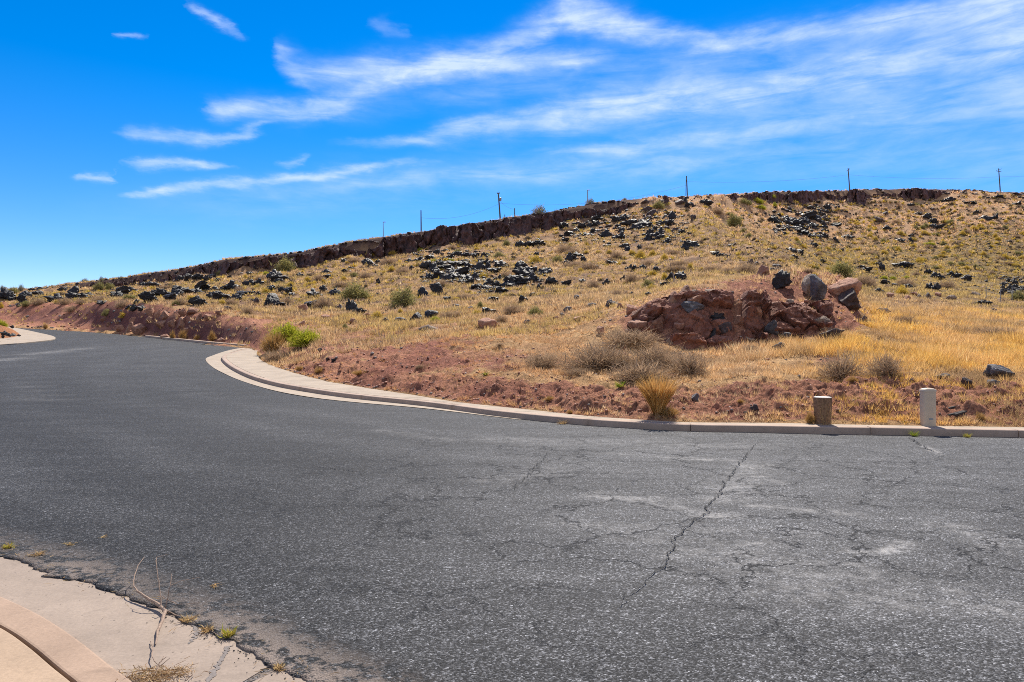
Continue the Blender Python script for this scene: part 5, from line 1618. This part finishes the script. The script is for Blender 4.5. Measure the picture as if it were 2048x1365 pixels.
# weeds in the kerb joint and gutters
def weed(px, py, size, pal, label, seed, n=70, w=.007):
    p = P(px, py, .008)
    r = np.random.default_rng(seed)
    az = r.uniform(0, 6.28, n); l = size * r.uniform(.5, 1.1, n)
    base = np.stack([p[0] + r.normal(0, size * .15, n), p[1] + r.normal(0, size * .15, n), np.full(n, p[2])], 1)
    tip = base + np.stack([np.cos(az) * l * .75, np.sin(az) * l * .75, l * r.uniform(.3, 1., n) * (.18 if n <= 20 else .6 if pal is WS else 1.)], 1)
    me = np_mesh('weed', *strips(base, tip, r.normal(0, size * .1, (n, 3)), np.full(n, w), pick_cols(r, n, pal)))
    return tag(link('weed', me, M_LEAF), label, 'weed')
WG = [(.20, .30, .03), (.30, .36, .05), (.40, .38, .06)]
WY = [(.45, .40, .06), (.36, .36, .05), (.50, .40, .10), (.55, .38, .16)]
WS = [(.58, .42, .20), (.50, .34, .16), (.42, .27, .13)]
weed(457, 1274, .065, WY, 'small yellow-green weed in the crack at the edge of the near gutter', 5, 120, .006)
weed(16, 1098, .06, WY, 'small yellow-green weed at the ragged asphalt edge, far left', 6)
weed(1828, 872, .12, WG, 'green weed growing at the foot of the kerb below the marker post', 7)
weed(1935, 875, .10, WY, 'yellowish weed at the foot of the kerb right of the marker post', 8)
weed(75, 1112, .09, WS, 'dry straw scrap on the ragged asphalt edge, lower left', 9, 60, .005)
weed(430, 1172, .07, WS, 'dry straw scrap on the asphalt right of the dead branch', 10, 16, .006)
weed(140, 1089, .09, WS, 'dry straw scrap lying on asphalt, upper one left of the branch', 11, 14, .006)
weed(205, 1075, .08, WS, 'thin straw wisp lying on asphalt above the dead branch', 12, 8, .005)
weed(375, 1243, .07, WS, 'tangle of dry straw in the crack right of the dead branch', 13, 70, .005)
weed(415, 1262, .07, WS, 'dry straw strand along the crack near the yellow-green weed', 14, 50, .005)
weed(558, 1338, .05, WS, 'dry ochre tuft at the joint of the near gutter', 15, 60, .005)
weed(1125, 848, .16, WS, 'dry straw sprig growing out of the kerb joint', 16, 50, .008)
weed(1135, 771, .22, WG, 'small green plant on the red bank', 17, 40, .02).location = tuple(at(1240, 775) - P(1135, 771, .008))
weed(972, 752, .16, WG, 'small green sprig on the red bank behind the footway', 18, 30, .02).location = tuple(at(972, 752) - P(972, 752, .008))

# grit and straw scraps along the ragged asphalt edge
def grit():
    r = np.random.default_rng(77); n = 800
    bm = bmesh.new(); bmesh.ops.create_icosphere(bm, subdivisions=1, radius=1)
    V0 = np.array([v.co[:] for v in bm.verts]); T0 = np.array([[v.index for v in f.verts] for f in bm.faces]); bm.free()
    vis = NE[(NE[:, 0] > -4.4) & (NE[:, 0] < .2)]
    V, T, C, off = [], [], [], 0
    for k in range(n):
        p = vis[r.integers(len(vis))]; o_ = r.normal(-.01, .045)
        x, y = p[0] - o_ * .55, p[1] - o_ * .85
        s = r.uniform(.0015, .0045)
        v = V0 * (1 + r.uniform(-.4, .4, (len(V0), 1))) * s * np.array([1.3, 1, .8]) + np.array([x, y, .008 + s * .3])
        g = r.uniform(.05, .26); V.append(v); T.append(T0 + off); off += len(v); C.append(np.tile(np.array([[g * 1.1, g, g * .92]]), (len(v), 1)))
    n2 = 160
    q = vis[r.integers(len(vis), size=n2)] + r.normal(0, .10, (n2, 2))
    b_ = np.concatenate([q, np.full((n2, 1), .016)], 1)
    az = r.uniform(0, 6.28, n2); l = r.uniform(.015, .06, n2)
    t_ = b_ + np.stack([np.cos(az) * l, np.sin(az) * l, r.uniform(0, .008, n2)], 1)
    sv, st, sc2 = strips(b_, t_, r.normal(0, .003, (n2, 3)), np.full(n2, .003), pick_cols(r, n2, WS))
    V.append(sv); T.append(st + off); C.append(sc2)
    return tag(link('debris', np_mesh('debris', np.vstack(V), np.vstack(T), np.vstack(C)), M_LEAF), 'fine grit and straw scraps along the ragged asphalt edge', 'debris', None, 'stuff')
grit()

# heap of dry plant litter in the near gutter
def litter():
    r = np.random.default_rng(44)
    p0 = P(312, 1352, .01); n = 430
    x = p0[0] + r.normal(0, .075, n); y = p0[1] + r.normal(0, .04, n)
    base = np.stack([x, y, .008 + np.abs(r.normal(0, .010, n))], 1)
    az = r.uniform(0, 6.28, n); l = r.uniform(.015, .07, n)
    tip = base + np.stack([np.cos(az) * l, np.sin(az) * l, np.abs(r.normal(0, .009, n))], 1)
    pal = [(.36, .23, .12), (.46, .31, .17), (.26, .16, .09), (.30, .20, .10), (.52, .40, .24)]
    me = np_mesh('plant_litter', *strips(base, tip, r.normal(0, .008, (n, 3)), np.full(n, .0035), pick_cols(r, n, pal)))
    return tag(link('plant_litter', me, M_LEAF), 'clump of dry brown plant litter in the near gutter corner', 'plant litter')
litter()


# ------------------------------------------------------------------ dead branch on the near gutter
def branch():
    def q(px, py, h):      # a point h above the pavement that shows at this pixel
        p = P(px, py, h); return (p[0], p[1], p[2])
    e = empty('dead_branch', tuple(P(326, 1215, .0)))
    inv = Matrix.Translation(-Vector(e.location))
    def add(name, pts, rad):
        mb = MB(); sp = [Vector(p) for p in pts]
        out, rr = [], []
        for i in range(len(sp) - 1):
            for k in range(4):
                t = k / 4; v = sp[i].lerp(sp[i + 1], t); v += Vector((random.gauss(0, .0012), random.gauss(0, .0012), 0))
                out.append(inv @ v); rr.append((rad[i] + (rad[i + 1] - rad[i]) * t) * .78 * random.uniform(.88, 1.14))
        out.append(inv @ sp[-1]); rr.append(rad[-1] * .8)
        mb.tube(out, rr, 7).build(name, M_BARK, e, smooth=True)
    add('stem', [q(311, 1289, .014), q(316, 1262, .022), q(325, 1240, .026), q(331, 1222, .03)], [.005, .010, .012, .014])
    add('stem', [q(331, 1222, .03), q(318, 1210, .035), q(296, 1197, .045), q(275, 1182, .06), q(267, 1172, .075), q(269, 1152, .11), q(276, 1132, .14), q(289, 1114, .16)], [.014, .013, .010, .007, .005, .004, .003, .002])
    add('twig', [q(323, 1212, .04), q(320, 1185, .10), q(316, 1155, .17), q(312, 1122, .24), q(313, 1115, .25), q(335, 1109, .26)], [.0055, .0045, .004, .003, .002, .0014])
    add('twig', [q(331, 1216, .03), q(335, 1198, .08), q(341, 1172, .15), q(343, 1148, .20)], [.004, .0035, .003, .002])
    add('twig', [q(340, 1172, .15), q(362, 1162, .16), q(400, 1155, .16)], [.0025, .002, .0012])
    add('twig', [q(322, 1193, .05), q(338, 1201, .03), q(355, 1209, .02), q(375, 1208, .02), q(398, 1206, .02)], [.003, .003, .003, .0025, .0015])
    add('root', [q(335, 1222, .02), q(355, 1232, .012), q(385, 1236, .012), q(410, 1256, .012), q(440, 1272, .012)], [.004, .004, .0035, .003, .002])
    add('root', [q(302, 1283, .014), q(305, 1295, .02), q(304, 1312, .03), q(309, 1323, .03), q(316, 1329, .02)], [.003, .0035, .0035, .003, .002])
    add('twig', [q(317, 1329, .02), q(325, 1320, .04), q(333, 1314, .06)], [.003, .0025, .0015])
    add('twig', [q(305, 1361, .012), q(318, 1335, .03), q(340, 1316, .06)], [.0035, .003, .0015])
    add('twig', [q(302, 1355, .012), q(312, 1340, .02), q(328, 1312, .05)], [.003, .0025, .0015])
    add('twig', [q(372, 1362, .01), q(384, 1350, .03), q(388, 1334, .05)], [.002, .002, .001])
    tag(e, 'dead forked branch lying across the near gutter and the asphalt edge', 'branch')
branch()

# dark boards lying on the bank right of the marker post
for k, (px, py, ln_, rz) in enumerate([(1912, 829, .42, .42), (1920, 829, .36, .5), (1904, 817, .34, .38)]):
    p = at(px, py)
    mb = MB(); mb.box((0, 0, .02), (ln_, .045, .03), Matrix.Rotation(rz, 3, 'Z') @ Matrix.Rotation(-.12, 3, 'Y'), .004)
    tag(mb.build('board_scrap', M_BOARD, None, tuple(p)), ['long dark board scrap on the bank, nearest to the kerb', 'dark board scrap lying beside the longer one on the bank', 'dark board scrap farther up, behind the other two'][k], 'board', 'dark board scraps on the bank')

# leaning survey stake on the slope
p = at(1349, 571)
e = empty('survey_stake', tuple(p))
s_ = p[1] / F
MB().tube([(0, 0, -.1), (-4 * s_, 0, 24 * s_), (-10 * s_, 0, 48 * s_)], [.02, .018, .014], 6).build('stake', M_POLE, e)
MB().tube([(-3 * s_, -.05, -.1), (-2 * s_, -.05, 10 * s_), (-3.5 * s_, -.03, 24 * s_)], [.02, .018, .012], 6).build('brace', M_WOODP, e)
MB().tube([(1 * s_, -.05, -.1), (0, -.05, 10 * s_), (-3.5 * s_, -.03, 24 * s_)], [.02, .018, .012], 6).build('brace', M_WOODP, e)
tag(e, 'thin leaning stake with two pale braces behind the mound', 'stake')

# wire fence by the black pile at the far right
e = empty('wire_fence', tuple(at(2001, 596)))
o0 = Vector(e.location)
pts = [at(px, py) for px, py in ((1972, 597), (2001, 606), (2024, 602), (2052, 600), (2085, 598))]
for q in pts:
    v = Vector(q) - o0
    MB().tube([v + Vector((0, 0, -.1)), v + Vector((0, 0, 1.25))], .035, 6).build('post', M_STEEL, e)
for hz in (.35, .75, 1.15):
    MB().tube([Vector(q) - o0 + Vector((0, 0, hz)) for q in pts], .010, 4).build('wire', M_STEEL, e)
tag(e, 'thin steel post and wire fence in front of the round black pile', 'fence')


# ------------------------------------------------------------------ poles on the rim
def rim_point(px, back):
    ky, kz = knots_at(np.array([float(px)]))
    Y = ky[0, 10] + back
    x = (px - CX) / F * Y
    return np.array([x, Y, float(terrain(x, Y)[0])])


TOPS = {}
def pole(px, top_px, top_py, back, rad, label, cat, name, kind):
    p = rim_point(px, back)
    Y = p[1]; top = np.array([(top_px - CX) / F * Y, Y, EYE - (top_py - CY) / F * Y])
    e = empty(name, tuple(p))
    v = Vector(top - p)
    MB().tube([(0, 0, -.6), v * .5, v], [rad * 1.15, rad, rad * .8], 10).build('pole', M_POLE if cat != 'street light' else M_STEEL, e, smooth=True)
    s = Y / F
    d = v.normalized()
    if kind == 'cross':
        for k, (zo, L) in enumerate(((.6, 5.5), ) if px != 2001 else ((1.0, 6.), )):
            c = v - d * zo
            rot = Matrix.Rotation(.62 if px == 1700 else .25, 3, 'Z') @ Matrix.Rotation(-.55 if px == 1700 else .10, 3, 'Y')
            MB().box(c, (L * 2 * s, .10, .13), rot).build('crossarm', M_POLE, e)
            for sx in (-1, 1):
                q = c + rot @ Vector((sx * L * .9 * s, 0, .16))
                MB().lathe([(.05, -.1), (.07, 0), (.05, .12), (.03, .2)], 8, q).build('insulator', M_STEEL, e)
        if px == 2001:
            rot = Matrix.Rotation(-.4, 3, 'Y')
            MB().box(v - d * .5 + Vector((3 * s, 0, .2)), (6 * s, .08, .1), rot).build('crossarm', M_POLE, e)
    if kind == 'transformer':
        c = v - d * 1.1
        MB().box(v - d * .2, (5.2 * s, .10, .12)).build('crossarm', M_POLE, e)
        MB().lathe([(.02, -.55), (.22, -.52), (.24, 0), (.24, .1), (.1, .2)], 12, c + Vector((.42, 0, -.2))).build('transformer', M_STEEL, e, smooth=True)
        for sx in (-1, 1):
            MB().lathe([(.05, -.1), (.07, 0), (.05, .12), (.03, .2)], 8, v - d * .2 + Vector((sx * 2.2 * s, 0, .14))).build('insulator', M_STEEL, e)
    if kind == 'guy':
        MB().tube([(-.45, .1, -.5), v - d * .9 + Vector((-.16, 0, 0))], .05, 6).build('guy_pole', M_POLE, e)
        MB().box(v - d * .25, (1.8 * s, .10, .22)).build('crossarm', M_POLE, e)
    if kind == 'lamp':
        MB().box(v + Vector((.22, 0, .04)), (.62, .22, .14), bevel=.03).build('lamp_head', M_STEEL, e)
    tag(e, label, cat, 'utility poles along the rim' if 'pole' in cat else None)
    TOPS[px] = Vector(p) + v
    return e


pole(767, 766.5, 445, 14, .07, 'slim street lamp, leftmost upright on the rim', 'street light', 'street_lamp', 'lamp')
pole(842.5, 842, 421, 12, .13, 'plain bare utility pole left of the transformer pole', 'utility pole', 'utility_pole', 'plain')
pole(1001.5, 996.5, 386, 12, .16, 'tall utility pole carrying a transformer', 'utility pole', 'utility_pole', 'transformer')
pole(1029.5, 1029.2, 417, 10, .11, 'short stub pole right of the transformer pole', 'utility pole', 'utility_pole', 'plain')
pole(1009.8, 1009.6, 429.5, 10, .10, 'tiny stub post just right of the transformer pole base', 'post', 'stub_post', 'plain')
pole(1175.5, 1175, 381, 12, .10, 'slim street lamp with a small head beside the grey skyline bush', 'street light', 'street_lamp', 'lamp')
pole(1375, 1373, 352.5, 10, .14, 'utility pole with a second leaning pole alongside, above the spur', 'utility pole', 'utility_pole', 'guy')
pole(1700, 1696, 337, 10, .16, 'leaning utility pole with one slanted crossarm', 'utility pole', 'utility_pole', 'cross')
pole(2001, 1997, 337.5, 8, .16, 'rightmost utility pole with a flat crossarm', 'utility pole', 'utility_pole', 'cross')


def wire(a, b, sag, label, rad=.022):
    a, b = Vector(a), Vector(b)
    pts = [a.lerp(b, t) - Vector((0, 0, 4 * sag * t * (1 - t))) for t in np.linspace(0, 1, 25)]
    mb = MB(); mb.tube([p - a for p in pts], rad, 4)
    tag(mb.build('power_line', M_WIRE, None, tuple(a)), label, 'power line', 'power lines between the rim poles')


def on(px, py):      # point on a pole at this photo height
    t = TOPS[px]; Y = t.y
    f = (py - CY)
    return Vector((t.x + (0 if px not in (1001.5, 1700, 2001) else (py - {1001.5: 386, 1700: 337, 2001: 337.5}[px]) * .095 * Y / F), Y, EYE - f / F * Y))


wire(on(842.5, 436), on(1001.5, 408), 1.3, 'sagging power line between the bare pole and the transformer pole')
wire(on(1001.5, 407), on(1375, 371), 2.0, 'long power line from the transformer pole to the doubled pole')
wire(on(1375, 364), on(1700, 350), .9, 'power line from the doubled pole to the leaning pole')
wire(on(1700, 350), on(2001, 354), .9, 'power line from the leaning pole to the rightmost pole')
wire(on(2001, 354), on(2001, 354) + Vector((22, 2, 1.6)), .3, 'power line running out right from the rightmost pole')
wire(on(1001.5, 400), on(1029.5, 419), .5, 'short slack wire from the transformer pole to the stub pole')

# ------------------------------------------------------------------ planting bed on the far-left corner
bed_px = [(-90, 691), (-30, 682), (0, 676), (20, 674.5), (34, 671.8), (40, 668.5), (36, 666), (26, 663.5), (14, 660.5), (0, 657), (-60, 652)]
bed = resample(smooth_line([P(x, y, .1) for x, y in bed_px], .2), 80)
c0 = bed.mean(0)
Vb = []
for t in np.linspace(1, 0, 9):
    ring = c0 + (bed - c0) * t
    zz = R(ring[:, 1]) + .06 + 1.05 * (1 - t ** 2) * .55 + (fbm(ring[:, 0] * 2, ring[:, 1] * 2, 3, 5) - .5) * .12 * (t < .99)
    Vb.append(np.concatenate([ring, zz[:, None]], 1))
Vb = np.array(Vb); nb_ = Vb.shape[1]
colb = np.repeat(np.array([[.42, .19, .09]]), Vb.size // 3, 0)
tag(link('planting_bed', np_mesh('planting_bed', Vb.reshape(-1, 3), grid_quads(9, nb_), colb), M_GROUND), 'small raised red soil bed on the far-left corner', 'planting bed', None, 'structure')
bedrocks = [(6, 664, 16, 9), (14, 668, 12, 7), (22, 667, 10, 6), (2, 671, 8, 7), (33, 668, 8, 4), (0, 658, 10, 8), (20, 652, 8, 6)]
for i, (px, py, w, h) in enumerate(bedrocks):
    p = P(px, py + h * .5, .35 if i != 6 else .4); s = p[1] / F
    o = bpy.data.objects.new('lava_rock', ROCKM['K'][0][(i * 2) % 9]); COL.objects.link(o)
    o.scale = (w * s, w * s * .8, h * s * 1.2); o.rotation_euler = (0, 0, i); o.location = (p[0], p[1] + .2, p[2] - .12)
    tag(o, 'dark lava rock on the far-left corner bed, %s' % order_words(sorted(range(7), key=lambda k: bedrocks[k][0]).index(i), 7), 'rock', 'lava rocks on the far-left corner bed')
p = P(5, 655, .45); s = p[1] / F
e = empty('green_bush', (p[0], p[1], p[2] - .1)); e.scale = (22 * s, 20 * s, 17 * s)
for nm, me in PL['N', 0]:
    o = bpy.data.objects.new(nm, me); COL.objects.link(o); o.parent = e
tag(e, 'bright green bush on the raised bed at the far-left corner', 'bush')
# ------------------------------------------------------------------ sky, sun, camera
w = bpy.data.worlds.new('World'); sc.world = w; w.use_nodes = True
nt = w.node_tree; nt.nodes.clear()
sky = N(nt, 'ShaderNodeTexSky', sky_type='NISHITA', sun_disc=False)
sky.sun_elevation = SUN_EL; sky.sun_rotation = SUN_AZ
sky.altitude = 900; sky.air_density = 1.0; sky.dust_density = .0; sky.ozone_density = 3.0
SKY_SAT, SKY_MUL = 1.47, (.98, 1.0, 1.10)
hs = N(nt, 'ShaderNodeHueSaturation', inp={'Hue': .503, 'Saturation': SKY_SAT, 'Value': 1.0, 'Color': sky.outputs[0]})

dirv = nt.nodes.new('ShaderNodeTexCoord').outputs['Generated']
sp = N(nt, 'ShaderNodeSeparateXYZ', inp={0: dirv})
az = math_n(nt, 'ARCTAN2', sp.outputs[0], sp.outputs[1])
el = math_n(nt, 'ARCSINE', sp.outputs[2])
cv = N(nt, 'ShaderNodeCombineXYZ', inp={0: az, 1: el, 2: 0.})
# wind-drawn warping of the cloud coordinates
mpw = N(nt, 'ShaderNodeMapping', inp={'Vector': cv.outputs[0], 'Rotation': (0, 0, math.radians(-14)), 'Scale': (1., 2.4, 1.)}).outputs[0]
wn = N(nt, 'ShaderNodeTexNoise', inp={'Vector': mpw, 'Scale': 7.5, 'Detail': 7., 'Roughness': .6})
wn2 = N(nt, 'ShaderNodeTexNoise', inp={'Vector': mpw, 'Scale': 26., 'Detail': 6., 'Roughness': .62})
# the low sky is a deeper blue than the model's
base = mixc(nt, 1., mixc(nt, 1., hs.outputs[0], SKY_MUL, 'MULTIPLY'), ramp(nt, el, [(0., (.90, .86, .96)), (.10, (.92, .90, .98)), (.30, (1., 1., 1.))]), 'MULTIPLY')
def centred(n, k): return math_n(nt, 'MULTIPLY', math_n(nt, 'SUBTRACT', n, .5), k)
s1 = N(nt, 'ShaderNodeSeparateColor', inp={0: wn.outputs['Color']}); s2 = N(nt, 'ShaderNodeSeparateColor', inp={0: wn2.outputs['Color']})
azw = math_n(nt, 'ADD', az, math_n(nt, 'ADD', centred(s1.outputs[0], .085), centred(s2.outputs[0], .018)))
elw = math_n(nt, 'ADD', el, math_n(nt, 'ADD', centred(s1.outputs[1], .036), centred(s2.outputs[1], .012)))
U = math_n(nt, 'DIVIDE', math_n(nt, 'ADD', azw, .8), 1.6)


def ang(px, py):
    return math.atan((px - CX) / F), math.atan((CY - py) / math.hypot(F, px - CX))


def ribbon_density(pts):
    n = N(nt, 'ShaderNodeRGBCurve'); m = n.mapping; m.use_clip = False
    for ci in range(3):
        c = m.curves[ci]
        while len(c.points) > 2: c.points.remove(c.points[1])
        data = []
        for px, py, wd, s in pts:
            a, e_ = ang(px, py); u = (a + .8) / 1.6
            data.append((u, (e_ / .6, (wd / F * .72) / .12, s)[ci]))
        if ci == 2: data = [(data[0][0] - .001, 0.)] + data[:] + [(data[-1][0] + .001, 0.)]
        c.points[0].location = (0., data[0][1]); c.points[1].location = (1., data[-1][1])
        for u, v in data:
            p_ = c.points.new(min(max(u, .0005), .9995), v); p_.handle_type = 'VECTOR' if ci == 2 else 'AUTO'
        for p_ in c.points: p_.handle_type = 'VECTOR'
    m.update()
    uc = N(nt, 'ShaderNodeCombineColor', inp={0: U, 1: U, 2: U})
    nt.links.new(uc.outputs[0], n.inputs[1])
    s = N(nt, 'ShaderNodeSeparateColor', inp={0: n.outputs[0]})
    dv = math_n(nt, 'DIVIDE', math_n(nt, 'SUBTRACT', elw, math_n(nt, 'MULTIPLY', s.outputs[0], .6)), math_n(nt, 'MAXIMUM', math_n(nt, 'MULTIPLY', s.outputs[1], .12), .0008))
    g = math_n(nt, 'EXPONENT', math_n(nt, 'MULTIPLY', math_n(nt, 'MULTIPLY', dv, dv), -1.))
    return math_n(nt, 'MULTIPLY', g, s.outputs[2])


RIB = [
    [(395, 212, 12, 0), (430, 218, 20, .75), (600, 226, 24, .85), (700, 195, 26, .62), (830, 150, 30, .55), (950, 112, 30, .55), (1080, 62, 32, .8), (1130, 30, 34, 1.), (1250, 50, 32, .95), (1390, 88, 22, .6), (1460, 100, 10, 0)],
    [(535, 85, 10, 0), (565, 110, 24, .55), (620, 150, 30, .62), (800, 140, 34, .66), (1000, 125, 28, .66), (1150, 115, 22, .6), (1245, 105, 10, 0)],
    [(1370, 100, 14, 0), (1450, 92, 20, .6), (1700, 52, 24, .66), (1900, 15, 26, .66), (2048, 2, 34, .7), (2300, -20, 50, .7)],
    [(660, 288, 8, 0), (800, 282, 13, .45), (1000, 252, 26, .72), (1200, 215, 46, .85), (1400, 195, 52, .85), (1500, 185, 46, .8), (1700, 150, 52, .74), (1900, 112, 58, .74), (2048, 92, 64, .78), (2300, 60, 100, .8)],
    [(1030, 305, 8, 0), (1200, 298, 16, .45), (1400, 275, 24, .4), (1700, 235, 38, .4), (2048, 195, 50, .42), (2300, 160, 60, .4)],
    [(228, 266, 5, 0), (260, 268, 12, .5), (390, 281, 13, .75), (450, 276, 10, .55), (540, 252, 9, .45), (565, 244, 5, 0)],
    [(236, 384, 4, 0), (275, 382, 9, .75), (450, 368, 12, .65), (650, 346, 13, .62), (780, 331, 10, .55), (885, 322, 6, 0)],
    [(136, 356, 3, 0), (150, 357, 7, .65), (210, 356, 7, .65), (224, 352, 4, .0), (236, 328, 4, 0), (280, 327, 9, .5), (400, 327, 10, .7), (465, 330, 5, 0), (538, 328, 4, 0), (560, 324, 8, .45), (605, 316, 6, .45), (622, 312, 4, 0)],
    [(222, 74, 4, 0), (240, 75, 5, .4), (280, 78, 5, .4), (294, 80, 4, 0), (388, 20, 5, 0), (410, 28, 8, .5), (460, 55, 9, .5), (488, 70, 4, 0), (750, 45, 8, 0), (780, 55, 20, .35), (818, 72, 10, 0)],
    [(430, 388, 10, 0), (700, 372, 18, .25), (1000, 345, 24, .28), (1300, 325, 20, .32), (1560, 312, 12, 0)],
    [(640, 240, 20, 0), (900, 190, 40, .22), (1200, 140, 50, .25), (1500, 120, 50, .2), (1800, 70, 60, .16), (2100, 40, 60, .16)],
    [(100, 400, 30, 0), (500, 400, 60, .16), (1000, 350, 70, .20), (1600, 300, 80, .26), (2300, 290, 90, .26)],
]
tot = None
for rb in RIB:
    d = ribbon_density(rb)
    tot = d if tot is None else math_n(nt, 'ADD', tot, d)
# fibrous texture inside the streaks
mps = N(nt, 'ShaderNodeMapping', inp={'Vector': cv.outputs[0], 'Rotation': (0, 0, math.radians(-17)), 'Scale': (1., 5.6, 1.)}).outputs[0]
fib = noise_n(nt, mps, 9., 9, .61, .45)
mpb = N(nt, 'ShaderNodeMapping', inp={'Vector': cv.outputs[0], 'Rotation': (0, 0, math.radians(-10)), 'Scale': (1., 1.9, 1.)}).outputs[0]
bil = noise_n(nt, mpb, 13., 8, .6, .3)
fx = math_n(nt, 'MULTIPLY', ramp(nt, fib, [(.31, .36), (.62, 1.18)]), ramp(nt, bil, [(.32, .6), (.6, 1.1)]))
cl = math_n(nt, 'MULTIPLY', math_n(nt, 'MULTIPLY', tot, fx), .78)
cl = math_n(nt, 'MINIMUM', cl, .80)
CLOUD = (5.6, 6.5, 8.4)          # in the sky texture's own units
colr = mixc(nt, cl, base, CLOUD)
# unseen broken cloud added overhead and behind the viewer as neutral fill light
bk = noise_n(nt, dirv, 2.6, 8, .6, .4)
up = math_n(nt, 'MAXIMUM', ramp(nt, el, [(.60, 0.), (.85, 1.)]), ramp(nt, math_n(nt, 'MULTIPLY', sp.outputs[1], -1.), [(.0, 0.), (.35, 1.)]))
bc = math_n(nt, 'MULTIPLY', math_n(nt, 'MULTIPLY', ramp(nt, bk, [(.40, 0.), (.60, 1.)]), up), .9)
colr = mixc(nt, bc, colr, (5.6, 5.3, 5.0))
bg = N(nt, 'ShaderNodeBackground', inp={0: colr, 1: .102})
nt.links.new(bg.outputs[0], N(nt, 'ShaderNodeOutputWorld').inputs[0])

sd = bpy.data.lights.new('sun', 'SUN'); sd.energy = 5.0; sd.angle = math.radians(.53); sd.color = (1., .93, .82)
so = bpy.data.objects.new('sun', sd); COL.objects.link(so)
dsun = Vector((math.sin(SUN_AZ) * math.cos(SUN_EL), math.cos(SUN_AZ) * math.cos(SUN_EL), math.sin(SUN_EL)))
so.rotation_euler = (-dsun).to_track_quat('-Z', 'Y').to_euler(); so.location = (0, 0, 60)

cam = bpy.data.cameras.new('camera'); co = bpy.data.objects.new('camera', cam); COL.objects.link(co)
cam.lens = 24; cam.sensor_width = 36; cam.clip_end = 20000; cam.clip_start = .05
co.location = (0, 0, EYE); co.rotation_euler = (math.radians(90), 0, 0)
sc.camera = co
sc.view_settings.view_transform = 'Standard'; sc.view_settings.look = 'None'
sc.view_settings.exposure = 0.52; sc.view_settings.gamma = 1; sc.view_settings.use_curve_mapping = False
sc.cycles.use_denoising = False
sc.cycles.filter_width = .95
sc.cycles.max_bounces = 5; sc.cycles.diffuse_bounces = 3; sc.cycles.glossy_bounces = 2; sc.cycles.transmission_bounces = 3
sc.cycles.caustics_reflective = False; sc.cycles.caustics_refractive = False
